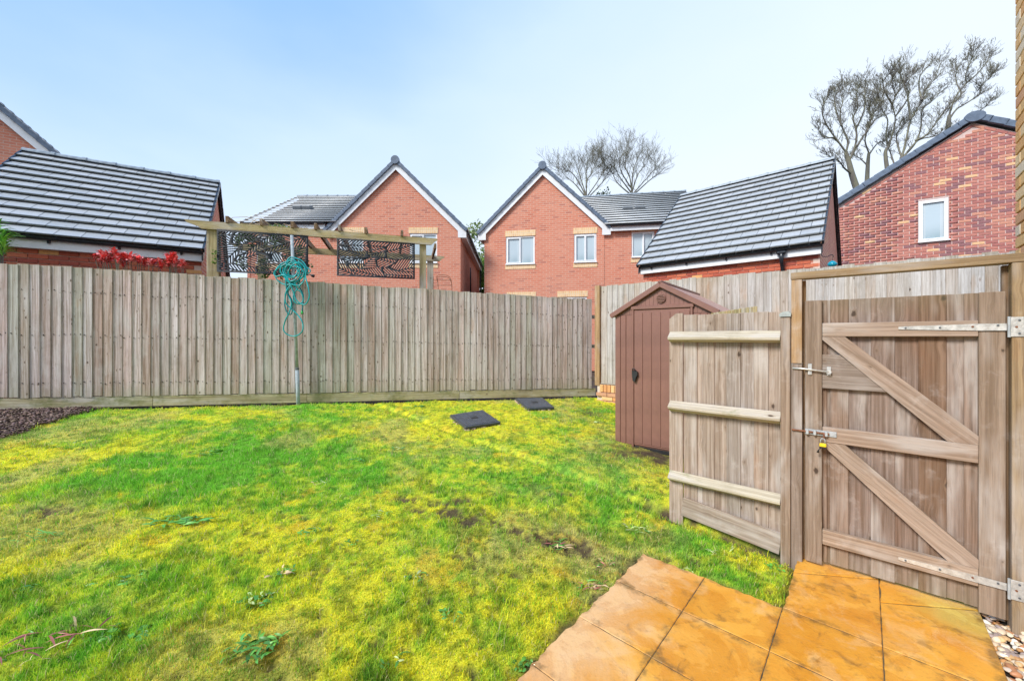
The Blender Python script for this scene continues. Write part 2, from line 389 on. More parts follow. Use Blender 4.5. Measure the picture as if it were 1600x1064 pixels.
def attr_col(name, rough=.7, trans=0.25):
    m, nt, b = new_mat(name); g = G(nt)
    a = g.n('ShaderNodeAttribute', attribute_name='Col').outputs['Color']
    nt.links.new(a, b.inputs['Base Color']); b.inputs['Roughness'].default_value = rough
    b.inputs['Specular IOR Level'].default_value = .25
    if trans:
        t = g.n('ShaderNodeBsdfTranslucent', {'Color': a}); mx = g.n('ShaderNodeMixShader', {0: trans})
        nt.links.new(b.outputs[0], mx.inputs[1]); nt.links.new(t.outputs[0], mx.inputs[2])
        o = [x for x in nt.nodes if x.type == 'OUTPUT_MATERIAL'][0]; nt.links.new(mx.outputs[0], o.inputs[0])
    return m
M['blade'] = attr_col('grass_blades', .55, .45)
M['leaf'] = attr_col('leaf_clumps', .5, .25)
M['pebble'] = attr_col('flint_pebbles', .35, 0)
M['chips'] = attr_col('bark_chips', .85, 0)
def lawn_ground():
    m, nt, b = new_mat('mossy_lawn_ground'); g = G(nt)
    a = g.n('ShaderNodeAttribute', attribute_name='Col').outputs['Color']
    geo = g.n('ShaderNodeNewGeometry').outputs['Position']
    n = g.noise(geo, 90.0, 5, .75); n2 = g.noise(geo, 22.0, 4, .7)
    c = g.mix(g.rng(n, .35, .7), g.mix(1.0, a, (.62, .62, .6, 1), 'MULTIPLY'), g.mix(1.0, a, (1.15, 1.12, 1, 1), 'MULTIPLY'))
    c = g.mix(g.rng(n2, .5, .75, 0, .4), c, g.mix(1.0, a, (.55, .5, .5, 1), 'MULTIPLY'))
    nt.links.new(c, b.inputs['Base Color']); b.inputs['Roughness'].default_value = .9
    b.inputs['Specular IOR Level'].default_value = .15
    nt.links.new(g.bump(g.math('ADD', n, n2), .8, .02), b.inputs['Normal'])
    return m
M['lawn'] = lawn_ground()
def bark():
    m, nt, b = new_mat('tree_bark'); g = G(nt)
    oc = g.n('ShaderNodeTexCoord').outputs['Object']
    n = g.noise(g.vscale(oc, (3, 3, .8)), 1.0, 4, .6)
    nt.links.new(g.mix(g.rng(n, .35, .65), c4((.14, .125, .11)), c4((.20, .195, .13))), b.inputs['Base Color'])
    b.inputs['Roughness'].default_value = .9
    return m
M['bark'] = bark()

# ------------------------------------------------------------------ object helpers
def link(o, parent=None):
    COL.objects.link(o)
    if parent is not None: o.parent = parent
    return o
def tag(o, label=None, cat=None, group=None, kind=None):
    if label: o['label'] = label
    if cat: o['category'] = cat
    if group: o['group'] = group
    if kind: o['kind'] = kind
    return o
def frame(o, d):
    d = Vector((d[0], d[1], 0)).normalized(); n = Vector((-d.y, d.x, 0))
    m = Matrix(((d.x, n.x, 0, o[0]), (d.y, n.y, 0, o[1]), (0, 0, 1, o[2]), (0, 0, 0, 1)))
    return m
def thing(name, label, cat, mat4=None, group=None, kind=None, parent=None):
    o = bpy.data.objects.new(name, None); o.empty_display_size = .1
    link(o, parent)
    if mat4 is not None: o.matrix_local = mat4
    return tag(o, label, cat, group, kind)
def mesh_obj(name, me, mat, parent=None, loc=None, rot=None, m4=None, kind=None):
    if mat is not None and not me.materials: me.materials.append(mat)
    o = bpy.data.objects.new(name, me); link(o, parent)
    if m4 is not None: o.matrix_local = m4
    else:
        if loc is not None: o.location = loc
        if rot is not None: o.rotation_euler = rot
    if kind: o['kind'] = kind
    return o
def pydata(name, v, f, smooth=False):
    me = bpy.data.meshes.new(name); me.from_pydata(v, [], f); me.update()
    if smooth: me.polygons.foreach_set('use_smooth', [True] * len(me.polygons))
    return me
def np_mesh(name, v, faces, n_per, col=None, rnd=None, smooth=False):
    """faces: (m, n_per) int array"""
    me = bpy.data.meshes.new(name); m = len(faces)
    me.vertices.add(len(v)); me.vertices.foreach_set('co', np.asarray(v, np.float32).ravel())
    me.loops.add(m * n_per); me.loops.foreach_set('vertex_index', np.asarray(faces, np.int32).ravel())
    me.polygons.add(m); me.polygons.foreach_set('loop_start', np.arange(m, dtype=np.int32) * n_per)
    if smooth: me.polygons.foreach_set('use_smooth', np.ones(m, bool))
    me.update(calc_edges=True)
    if col is not None:
        a = me.attributes.new('Col', 'FLOAT_COLOR', 'POINT')
        c = np.ones((len(v), 4), np.float32); c[:, :3] = col; a.data.foreach_set('color', c.ravel())
    if rnd is not None:
        a = me.attributes.new('rnd', 'FLOAT', 'POINT'); a.data.foreach_set('value', np.asarray(rnd, np.float32))
    return me
_cache = {}
def box_mesh(sx, sy, sz, bev=.002, mat=None, key='box'):
    k = (key, round(sx, 4), round(sy, 4), round(sz, 4), bev, mat.name if mat else '')
    if k in _cache: return _cache[k]
    bm = bmesh.new(); bmesh.ops.create_cube(bm, size=1)
    bmesh.ops.scale(bm, vec=(sx, sy, sz), verts=bm.verts)
    if bev > 0: bmesh.ops.bevel(bm, geom=bm.edges[:], offset=min(bev, min(sx, sy, sz) * .3), segments=1, affect='EDGES')
    me = bpy.data.meshes.new('box'); bm.to_mesh(me); bm.free()
    if mat: me.materials.append(mat)
    _cache[k] = me
    return me
def box(name, parent, mat, size, loc, rot=(0, 0, 0), bev=.002, kind=None):
    return mesh_obj(name, box_mesh(*size, bev, mat), None, parent, loc, rot, kind=kind)
def member(name, parent, mat, p0, p1, w, t, bev=.003, roll=0.0):
    """straight timber, grain (local z) along p0>p1, width w, thickness t measured along parent y"""
    p0 = Vector(p0); p1 = Vector(p1); d = (p1 - p0); L = d.length; z = d / L
    y = Vector((0, 1, 0)); 
    if abs(z.dot(y)) > .95: y = Vector((1, 0, 0))
    x = y.cross(z).normalized(); y = z.cross(x)
    m = Matrix((x, y, z)).transposed().to_4x4()
    m.translation = (p0 + p1) / 2
    if roll: m = m @ Matrix.Rotation(roll, 4, 'Z')
    return mesh_obj(name, box_mesh(w, t, L, bev, mat), None, parent, m4=m)
def prism(name, parent, mat, pts, y0, y1, plane='xz', kind=None):
    """extrude a polygon given in local xz (or xy) between y0 and y1 (z0,z1)"""
    n = len(pts)
    if plane == 'xz': v = [(p[0], y0, p[1]) for p in pts] + [(p[0], y1, p[1]) for p in pts]
    elif plane == 'xy': v = [(p[0], p[1], y0) for p in pts] + [(p[0], p[1], y1) for p in pts]
    else: v = [(y0, p[0], p[1]) for p in pts] + [(y1, p[0], p[1]) for p in pts]
    f = [tuple(range(n)), tuple(range(2 * n - 1, n - 1, -1))] + [(i + n, (i + 1) % n + n, (i + 1) % n, i) for i in range(n)]
    me = pydata(name, v, f)
    bm = bmesh.new(); bm.from_mesh(me); bmesh.ops.recalc_face_normals(bm, faces=bm.faces); bm.to_mesh(me); bm.free()
    return mesh_obj(name, me, mat, parent, kind=kind)
def tube_geo(pts, radii, n=6, caps=True):
    pts = [Vector(p) for p in pts]; V_, F_ = [], []
    prev = None
    for i, p in enumerate(pts):
        t = (pts[min(i + 1, len(pts) - 1)] - pts[max(i - 1, 0)]).normalized()
        if prev is None:
            a = Vector((0, 0, 1)) if abs(t.z) < .9 else Vector((1, 0, 0)); x = a.cross(t).normalized()
        else:
            x = prev - t * prev.dot(t)
            x = x.normalized() if x.length > 1e-6 else Vector((1, 0, 0)).cross(t).normalized()
        prev = x; y = t.cross(x); r = radii[i] if hasattr(radii, '__len__') else radii
        for k in range(n):
            a = 2 * math.pi * k / n; V_.append(tuple(p + x * math.cos(a) * r + y * math.sin(a) * r))
    for i in range(len(pts) - 1):
        for k in range(n):
            F_.append((i * n + k, i * n + (k + 1) % n, (i + 1) * n + (k + 1) % n, (i + 1) * n + k))
    if caps:
        F_.append(tuple(range(n - 1, -1, -1))); F_.append(tuple((len(pts) - 1) * n + k for k in range(n)))
    return V_, F_
def tube(name, parent, mat, pts, r, n=8, smooth=True):
    v, f = tube_geo(pts, r, n); return mesh_obj(name, pydata(name, v, f, smooth), mat, parent)
def cyl(name, parent, mat, c, axis, r, L, n=16):
    c = Vector(c); a = Vector(axis).normalized() * L / 2
    return tube(name, parent, mat, [c - a, c + a], r, n, False)
CUBE_V = np.array([(-.5, -.5, -.5), (.5, -.5, -.5), (.5, .5, -.5), (-.5, .5, -.5), (-.5, -.5, .5), (.5, -.5, .5), (.5, .5, .5), (-.5, .5, .5)])
CUBE_F = np.array([(0, 3, 2, 1), (4, 5, 6, 7), (0, 1, 5, 4), (1, 2, 6, 5), (2, 3, 7, 6), (3, 0, 4, 7)])
def boxes_mesh(name, centers, sizes, tilt_x=None, mat=None, seed=0):
    c = np.asarray(centers, float); s = np.asarray(sizes, float); n = len(c)
    v = CUBE_V[None] * s[:, None, :]
    if tilt_x is not None:
        ca, sa = math.cos(tilt_x), math.sin(tilt_x)
        y = v[..., 1] * ca - v[..., 2] * sa; z = v[..., 1] * sa + v[..., 2] * ca
        v = np.stack([v[..., 0], y, z], -1)
    v = v + c[:, None, :]
    f = CUBE_F[None] + (np.arange(n) * 8)[:, None, None]
    r = np.repeat(np.random.default_rng(seed).random(n), 8)
    me = np_mesh(name, v.reshape(-1, 3), f.reshape(-1, 4), 4, rnd=r)
    if mat: me.materials.append(mat)
    return me

# ------------------------------------------------------------------ ground sheet
GRID_X = sorted(set([-300, -120, -60, -30, -20] + list(np.linspace(-14, 14, 57)) + [20, 30, 60, 120, 300]))
GRID_Y = sorted(set([-300, -120, -40, -10, -4] + list(np.linspace(-2, 24, 53)) + [40, 80, 150, 400]))
GX, GY = np.meshgrid(GRID_X, GRID_Y)
gz = lawn_z(GX, GY) - .09
v = np.stack([GX, GY, gz], -1).reshape(-1, 3); nx, ny = len(GRID_X), len(GRID_Y)
idx = np.arange(nx * ny).reshape(ny, nx)
f = np.stack([idx[:-1, :-1], idx[:-1, 1:], idx[1:, 1:], idx[1:, :-1]], -1).reshape(-1, 4)
ground = mesh_obj('ground', np_mesh('ground', v, f, 4, smooth=True), M['earth'], kind='structure')
tag(ground, 'bare dark earth under the gardens and houses')

# fences in plan
BF_O, BF_D = (-6.79, 5.136), Vector((8.48, 2.73, 0)).normalized()       # back fence, x=0 end
BF_L = math.hypot(8.48, 2.73)
RF_O = (1.70, 7.60); RF_D = Vector((.795, -.607, 0)).normalized()       # right hand rear fence
GA_O = (2.026, 2.676); GA_D = Vector((.757, -.654, 0)).normalized()     # gate and panel line
def behind(o, d, x, y):   # signed distance beyond a line (positive = away from the viewer)
    return (x - o[0]) * (-d.y) + (y - o[1]) * d.x

# ------------------------------------------------------------------ lawn
def blob(x, y, px, py, r, ax=1.0):
    gx, gy, _ = ground_at(px, py)
    return np.exp(-(((x - gx) / (r * ax)) ** 2 + ((y - gy) / r) ** 2))
def lawn_cols(x, y):
    n1 = fbm(x, y, 1.1, 3); n2 = fbm(x, y, 3.7, 9); n3 = fbm(x, y, 11, 21); n4 = fbm(x, y * .6, 1.9, 33); n5 = fbm(x, y, 26, 71, 3); n6 = fbm(x, y, 5.5, 81)
    yellow = np.array((.88, .84, .05)); lime = np.array((.60, .74, .06)); green = np.array((.24, .60, .05)); olive = np.array((.60, .54, .20))
    g = 1.5 * (n1 - .5) + 1.2 * (n2 - .5) + 1.2 * (n3 - .5) + .9 * (n5 - .5) + .46
    g += .75 * blob(x, y, 400, 705, .9, 1.5) + .45 * blob(x, y, 330, 760, .5, 1.6) + .3 * blob(x, y, 880, 780, .6) + .35 * blob(x, y, 160, 1010, .3) + .25 * blob(x, y, 1000, 850, .4)
    g += .25 * blob(x, y, 560, 1000, .3)
    g -= .55 * blob(x, y, 640, 670, .6, 2) + .6 * blob(x, y, 430, 830, .38, 1.4) + .5 * blob(x, y, 60, 870, .4, 1.6) + .5 * blob(x, y, 330, 1040, .22, 1.5) + .45 * blob(x, y, 120, 700, .5, 2) + .4 * blob(x, y, 560, 800, .3)
    g = np.clip(g - .05, 0, 1)[..., None]
    c = np.where(g < .5, yellow * (1 - g * 2) + lime * g * 2, lime * (2 - g * 2) + green * (g * 2 - 1))
    o = np.clip((n4 - .53) * 3.2 + .25 * (n3 - .5), 0, .55)
    o = np.clip(o + .5 * blob(x, y, 880, 850, .3, 1.6) + .35 * blob(x, y, 950, 720, .6), 0, .8)[..., None]
    c = c * (1 - o) + olive * o
    oc_ = np.clip((n6 - .63) * 5, 0, .45)[..., None] * (g < .5)
    c = c * (1 - oc_) + np.array((.80, .50, .05)) * oc_
    dk = np.clip((n5 - .54) * 5, 0, .7)[..., None]
    c = c * (1 - dk * .55)
    ds = np.clip((fbm(x, y, 7.5, 123, 3) - .62) * 7, 0, .42)[..., None]
    c = c * (1 - ds) + np.array((.10, .22, .03)) * ds
    return c
SPOTS = [(690, 786, .05), (652, 795, .04), (705, 800, .075), (735, 812, .07), (722, 783, .05), (78, 796, .07), (770, 812, .05), (800, 828, .05), (840, 838, .06), (868, 845, .07), (905, 855, .06), (880, 770, .04), (640, 778, .04)]
def soil_mask(x, y):
    n = fbm(x, y, 9, 41); n2 = fbm(x, y, 26, 44)
    d = patio_sd(x, y)
    s = np.clip(1 - (d + (n - .5) * .22) / .07, 0, 1) * .9
    gd = behind(GA_O, GA_D, x, y); ug = (x - GA_O[0]) * GA_D.x + (y - GA_O[1]) * GA_D.y
    s = np.maximum(s, np.clip(1 - (np.abs(gd) + (n - .5) * .25) / .09, 0, 1) * (ug > -1.15))
    # under and round the shed
    gx, gy = 1.35, 5.0
    s = np.maximum(s, np.clip(1.25 - np.hypot((x - 1.75) / .75, (y - 4.65) / .42) + (n - .5) * 1.2, 0, 1))
    s = np.maximum(s, np.clip(.9 - np.hypot((x - 1.35) / .5, (y - 6.6) / .9) + (n - .5) * 1.4, 0, 1) * .8)
    bf = -behind(BF_O, BF_D, x, y)
    s = np.maximum(s, np.clip(1 - (bf + (n - .5) * .3) / .10, 0, 1))
    s = np.maximum(s, np.clip((fbm(x, y, 17, 301, 3) - .70) * 9, 0, .8))
    for px, py, r in SPOTS:
        bx, by, _ = ground_at(px, py)
        s = np.maximum(s, np.clip(1.5 - np.hypot((x - bx) / 1.7, y - by) / r + (n2 - .5) * 4.2, 0, .95))
    return s
def mulch_mask(x, y):
    # bark bed in the far left corner: wedge along the fence that tapers out at about x = 165 px
    bf = -behind(BF_O, BF_D, x, y); t = (x - BF_O[0]) * BF_D.x + (y - BF_O[1]) * BF_D.y
    wob = (fbm(x, y, 5, 77) - .5) * .22
    return (bf < 2.4) & (t < 1.10 - .10 * bf + wob)

def in_garden(x, y):
    return (behind(BF_O, BF_D, x, y) < .02) & (behind(RF_O, RF_D, x, y) < .0)
NX, NY = 620, 400
lx = np.linspace(-9.5, 4.2, NX); ly = np.linspace(.25, 8.3, NY)
LX, LY = np.meshgrid(lx, ly)
soil = soil_mask(LX, LY); mul = mulch_mask(LX, LY)
lz = lawn_z(LX, LY) + (fbm(LX, LY, 2.2, 5) - .5) * .05 * np.clip(patio_sd(LX, LY) / .3, 0, 1) + (fbm(LX, LY, 14, 6) - .5) * .018
lz = lz - .02 * soil + (.015) * mul - .05 * np.clip(1.2 + behind(BF_O, BF_D, LX, LY) / .11, 0, 1) - .04 * np.clip(1.2 - np.abs(behind(GA_O, GA_D, LX, LY)) / .07, 0, 1) * ((LX - GA_O[0]) * GA_D.x + (LY - GA_O[1]) * GA_D.y < 0)
pd = patio_sd(LX, LY); lz = np.where(pd < .0, -.075, np.where(pd < .03, np.minimum(lz, -.018), lz))
uL, vL = uv(LX, LY)
lz = np.where((uL > .46) & (vL < 3.8), -.08, lz)
col = lawn_cols(LX, LY)
soilc = np.array((.12, .085, .055)) * (0.6 + .9 * fbm(LX, LY, 30, 8))[..., None]
mulc = np.array((.13, .085, .06)) * (0.5 + fbm(LX, LY, 40, 8))[..., None]
col = col * (1 - soil[..., None]) + soilc * soil[..., None]
col = np.where(mul[..., None], mulc, col)
idx = np.arange(NX * NY).reshape(NY, NX)
f = np.stack([idx[:-1, :-1], idx[:-1, 1:], idx[1:, 1:], idx[1:, :-1]], -1).reshape(-1, 4)
cx = (LX[:-1, :-1] + LX[1:, 1:]).ravel() / 2; cy = (LY[:-1, :-1] + LY[1:, 1:]).ravel() / 2
keep = (behind(BF_O, BF_D, cx, cy) < .12) & (behind(RF_O, RF_D, cx, cy) < .05)
lawn = mesh_obj('lawn', np_mesh('lawn', np.stack([LX, LY, lz], -1).reshape(-1, 3), f[keep], 4, col=col.reshape(-1, 3), smooth=True), M['lawn'], kind='structure')
tag(lawn, 'mossy yellow green back garden lawn sloping up to the fence')

def surf_z(x, y):
    fx = np.clip((x - lx[0]) / (lx[1] - lx[0]), 0, NX - 1.001); fy = np.clip((y - ly[0]) / (ly[1] - ly[0]), 0, NY - 1.001)
    i = fx.astype(int); j = fy.astype(int)
    return lz[j, i]
# blades: density falls off with distance like the picture does
def scatter(n, dmin, dmax):
    D = np.exp(rng.uniform(np.log(dmin), np.log(dmax), n)); k = rng.uniform(-1.42, 1.40, n)
    return k * D, D
def blades(n, dmin, dmax, hmin, hmax, wid, tuft=False):
    x, y = scatter(n, dmin, dmax)
    ok = (in_garden(x, y)) & (patio_sd(x, y) > -.015) & (~mulch_mask(x, y))
    u_, v_ = uv(x, y)
    ok &= ~((u_ > -1.3) & (v_ > 3.38)) & ~((u_ > -.30)) 
    x, y = x[ok], y[ok]
    s = soil_mask(x, y); keep = rng.random(len(x)) > s * 1.15
    x, y = x[keep], y[keep]
    if tuft:
        cl = fbm(x, y, 4.5, 91, 3); gc = lawn_cols(x, y); grn_ = gc[:, 0] < .50
        kp = (cl > .56) & (grn_ | (rng.random(len(x)) < .25)); x, y = x[kp], y[kp]
    m = len(x); D = y
    z = surf_z(x, y)
    dn = vnoise(x, y, 6, 51)
    tall = fbm(x, y, 1.6, 60)
    gc = lawn_cols(x, y); gness = np.clip((gc[:, 1] - gc[:, 0]) * 2.6 + .25, .12, 1)
    h = rng.uniform(hmin, hmax, m) * (.35 + .9 * gness + .35 * np.clip((tall - .35) * 2.2, 0, 1)) * (.7 + .6 * dn)
    if tuft: h = rng.uniform(hmin, hmax, m)
    a = rng.uniform(0, 2 * np.pi, m); w = wid * np.sqrt(D / 3) * rng.uniform(.7, 1.3, m)
    lean = rng.uniform(.2, 1.0, m) * h; la = rng.uniform(0, 2 * np.pi, m)
    dx, dy = np.cos(a) * w, np.sin(a) * w; lx_, ly_ = np.cos(la) * lean, np.sin(la) * lean
    P = np.empty((m, 5, 3))
    P[:, 0] = np.stack([x - dx, y - dy, z - .004], -1); P[:, 1] = np.stack([x + dx, y + dy, z - .004], -1)
    P[:, 2] = np.stack([x + dx * .7 + lx_ * .35, y + dy * .7 + ly_ * .35, z + h * .6], -1)
    P[:, 3] = np.stack([x - dx * .7 + lx_ * .35, y - dy * .7 + ly_ * .35, z + h * .6], -1)
    P[:, 4] = np.stack([x + lx_, y + ly_, z + h * .95], -1)
    c = lawn_cols(x, y); r = rng.random(m)
    c = c * rng.uniform(.7, 1.35, m)[:, None]
    straw = (r < .09)[:, None]; c = np.where(straw, np.array((.80, .68, .36)) * rng.uniform(.6, 1.1, m)[:, None], c)
    gr = ((r > .07) & (r < .22))[:, None]; c = np.where(gr, np.array((.18, .48, .03)) * rng.uniform(.7, 1.5, m)[:, None], c)
    base = (np.arange(m) * 5)[:, None]
    tris = np.concatenate([base + np.array([0, 1, 2]), base + np.array([0, 2, 3]), base + np.array([3, 2, 4])], 0)
    return np_mesh('grass', P.reshape(-1, 3), tris, 3, col=np.repeat(c, 5, 0))
g1 = mesh_obj('grass', blades(560000, 1.0, 8.6, .010, .034, .0020), M['blade'], kind='stuff')
g2 = mesh_obj('grass', blades(140000, 1.0, 8.0, .030, .062, .0022, True), M['blade'], kind='stuff')
tag(g2, 'longer tufts of bright green grass standing out of the lawn', 'grass')
tag(g1, 'short grass and moss blades covering the garden lawn', 'grass')

# bark mulch chips
def chips():
    n = 26000; x = rng.uniform(-8.2, -5.2, n); y = rng.uniform(3.0, 6.2, n)
    ok = mulch_mask(x, y) & (behind(BF_O, BF_D, x, y) < 0.06); x, y = x[ok], y[ok]; n = len(x)
    t = np.array([(1, 0, 0), (-1, 0, 0), (0, 1, 0), (0, -1, 0), (0, 0, 1), (0, 0, -1)], float)
    s = np.stack([rng.uniform(.012, .035, n), rng.uniform(.008, .018, n), rng.uniform(.004, .010, n)], -1)
    v = t[None] * s[:, None]; a = rng.uniform(0, 6.28, n); b_ = rng.uniform(-.8, .8, n)
    y1 = v[..., 1] * np.cos(b_)[:, None] - v[..., 2] * np.sin(b_)[:, None]; z1 = v[..., 1] * np.sin(b_)[:, None] + v[..., 2] * np.cos(b_)[:, None]
    x1 = v[..., 0] * np.cos(a)[:, None] - y1 * np.sin(a)[:, None]; y2 = v[..., 0] * np.sin(a)[:, None] + y1 * np.cos(a)[:, None]
    z1 = z1 + (rng.uniform(-.4, .4, n))[:, None] * v[..., 0]
    P = np.stack([x1 + x[:, None], y2 + y[:, None], z1 + surf_z(x, y)[:, None] + rng.uniform(0, .03, n)[:, None]], -1)
    F_ = np.array([(0, 2, 4), (2, 1, 4), (1, 3, 4), (3, 0, 4), (2, 0, 5), (1, 2, 5), (3, 1, 5), (0, 3, 5)])
    f = F_[None] + (np.arange(n) * 6)[:, None, None]
    c = np.array((.18, .130, .105)) * rng.uniform(.35, 1.7, n)[:, None] * np.stack([np.ones(n), rng.uniform(.85, 1.05, n), rng.uniform(.8, 1.15, n)], -1)
    return np_mesh('bark_mulch', P.reshape(-1, 3), f.reshape(-1, 3), 3, col=np.repeat(c, 6, 0))
tag(mesh_obj('bark_mulch', chips(), M['chips'], kind='stuff'), 'dark brown bark chips in the far corner of the lawn', 'bark mulch')

# gravel strip between slabs and house wall
def pebbles():
    bm = bmesh.new(); bmesh.ops.create_icosphere(bm, subdivisions=2, radius=1); bv = np.array([v.co[:] for v in bm.verts]); bf = np.array([[v.index for v in f.verts] for f in bm.faces]); bm.free()
    n = 2300; u_ = rng.uniform(.485, .72, n); v_ = rng.uniform(.5, 3.75, n); x = (u_ * V[1] - v_ * U[1]) / _det; y = (-u_ * V[0] + v_ * U[0]) / _det
    s = rng.uniform(.007, .020, n)[:, None] * np.stack([rng.uniform(.9, 1.5, n), rng.uniform(.7, 1.1, n), rng.uniform(.4, .75, n)], -1)
    a = rng.uniform(0, 6.28, n)
    P = bv[None] * s[:, None] * (1 + .16 * np.sin(bv[None, :, 0] * 3 + a[:, None]) + .12 * np.cos(bv[None, :, 1] * 4 + a[:, None] * 2))[..., None]
    X = P[..., 0] * np.cos(a)[:, None] - P[..., 1] * np.sin(a)[:, None]; Y = P[..., 0] * np.sin(a)[:, None] + P[..., 1] * np.cos(a)[:, None]
    Zz = P[..., 2] + rng.uniform(-.5, .5, n)[:, None] * X * .6
    lay = rng.uniform(-.045, -.012, n)
    P = np.stack([X + x[:, None], Y + y[:, None], Zz + lay[:, None]], -1)
    pal = np.array([(.62, .50, .36), (.75, .70, .62), (.45, .24, .10), (.55, .36, .18), (.30, .24, .22), (.68, .58, .42), (.38, .18, .09), (.50, .42, .34)])
    c = pal[rng.integers(0, len(pal), n)] * rng.uniform(.95, 1.4, n)[:, None]
    f = bf[None] + (np.arange(n) * len(bv))[:, None, None]
    return np_mesh('gravel', P.reshape(-1, 3), f.reshape(-1, 3), 3, col=np.repeat(c, len(bv), 0), smooth=True)
tag(mesh_obj('gravel', pebbles(), M['pebble'], kind='stuff'), 'mixed flint gravel strip between paving slabs and house wall', 'gravel')
# bed under the gravel
q = [xy(.47, -1.5), xy(.74, -1.5), xy(.74, 3.9), xy(.47, 3.9)]
mesh_obj('gravel_bed', pydata('gravel_bed', [(a, b, -.05) for a, b in q], [(0, 1, 2, 3)]), M['earth'], kind='structure')

# ------------------------------------------------------------------ patio
patio = thing('patio', 'orange riven concrete paving slabs beside the garden gate', None, kind='structure')
def slab(poly, jit=(.002,) * 4, zt=0.0):
    # poly: uv corners ccw. riven edges; top is a fan of subdivided rim points
    pts = []
    n = len(poly)
    for i in range(n):
        a, b = poly[i], poly[(i + 1) % n]; L = math.hypot(b[0] - a[0], b[1] - a[1]); k = max(2, int(L / .03))
        for j in range(k):
            t = j / k; nx_, ny_ = (b[1] - a[1]) / L, -(b[0] - a[0]) / L
            o = random.uniform(-jit[i], jit[i] * .2)
            if j == 0: o = 0
            pts.append((a[0] + (b[0] - a[0]) * t + nx_ * o, a[1] + (b[1] - a[1]) * t + ny_ * o))
    cu = sum(p[0] for p in pts) / len(pts); cv = sum(p[1] for p in pts) / len(pts)
    def W(u_, v_, z): X, Y = xy(u_, v_); return (X, Y, z)
    m = len(pts)
    vs_ = [W(*p, -.045) for p in pts] + [W(*p, zt - .0025) for p in pts]
    vs_ += [W(p[0] + (cu - p[0]) / math.hypot(cu - p[0], cv - p[1]) * .004, p[1] + (cv - p[1]) / math.hypot(cu - p[0], cv - p[1]) * .004, zt + random.uniform(-.0004, .0003)) for p in pts]
    vs_ += [W(cu, cv, zt)]
    fs = []
    for i in range(m):
        j = (i + 1) % m
        fs += [(i, j, m + j, m + i), (m + i, m + j, 2 * m + j, 2 * m + i), (2 * m + i, 2 * m + j, 3 * m)]
    me = pydata('paving_slab', vs_, fs); bm = bmesh.new(); bm.from_mesh(me); bmesh.ops.recalc_face_normals(bm, faces=bm.faces); bm.to_mesh(me); bm.free()
    return mesh_obj('paving_slab', me, M['slab'], patio)
us = [-1.175, -.765, -.35, .065, .48]; vr = [-.65, -.22, .19, .60, 1.01, 1.42, 1.84, 2.27, 2.685]
g_ = .0016
for i in range(4):
    for j in range(len(vr) - 1):
        if i < 2 and vr[j + 1] > 2.69: continue
        e0 = .010 if i == 0 else .003
        slab([(us[i] + g_, vr[j] + g_), (us[i + 1] - g_, vr[j] + g_), (us[i + 1] - g_, vr[j + 1] - g_), (us[i] + g_, vr[j + 1] - g_)], (.002, .006 if i == 3 else .002, .015 if (j == len(vr) - 2 and i < 2) else .002, .016 if i == 0 else .002), zt=random.uniform(-.001, .001))
# two full slabs in front of the gate, each with a mitred sliver against the threshold
for i, (va, vb) in ((2, (3.13, 3.40)), (3, (3.12, 3.40))):
    slab([(us[i] + g_, 2.685 + g_), (us[i + 1] - g_, 2.685 + g_), (us[i + 1] - g_, vb), (us[i] + g_, va)], (.002, .002, .002, .012 if i == 2 else .002))
    slab([(us[i] + g_, va + .006), (us[i + 1] - g_, vb + .006), (us[i + 1] - g_, 3.425), (us[i] + g_, 3.425)], (.002, .002, .002, .006), zt=.004)

M['joint'] = plain('dark_sandy_jointing', (.11, .075, .035), .95, var=.4, scale=20)
jq = [xy(*p) for p in ((-1.15, -.6), (.46, -.6), (.46, 3.40), (-.335, 3.40), (-.335, 2.665), (-1.15, 2.665))]
mesh_obj('jointing_mortar', pydata('jointing_mortar', [(a, b, -.0035) for a, b in jq], [tuple(range(6))]), M['joint'], patio)

# ------------------------------------------------------------------ weeds in the lawn
def leaf_mesh(L, w, droop, seg=5, fold=.2):
    v, f = [], []
    for i in range(seg + 1):
        t = i / seg; ww = w * math.sin(math.pi * min(1, t * .92 + .06)) ** .8; 
        x = L * t; z = L * (.35 * math.sin(t * 2.4) - droop * t * t)
        v += [(x, -ww, z + ww * fold), (x, 0, z), (x, ww, z + ww * fold)]
    for i in range(seg):
        a = i * 3; f += [(a, a + 3, a + 4, a + 1), (a + 1, a + 4, a + 5, a + 2)]
    return pydata('leaf', v, f, True)
def solid_leaf(name, col, tr=.2, rough=.45):
    m, nt, b = new_mat(name); g = G(nt)
    r = g.n('ShaderNodeObjectInfo').outputs['Random']
    c = g.mix(r, c4(tuple(x * .65 for x in col)), c4(tuple(x * 1.35 for x in col)))
    nt.links.new(c, b.inputs['Base Color']); b.inputs['Roughness'].default_value = rough
    return m
WM = {'green': solid_leaf('weed_green', (.11, .32, .035)), 'blue': solid_leaf('weed_blue_green', (.08, .27, .04)), 'pale': solid_leaf('weed_pale', (.50, .58, .24)), 'red': solid_leaf('weed_reddish', (.36, .12, .09)), 'straw': solid_leaf('weed_straw', (.58, .42, .22))}
LM = {}
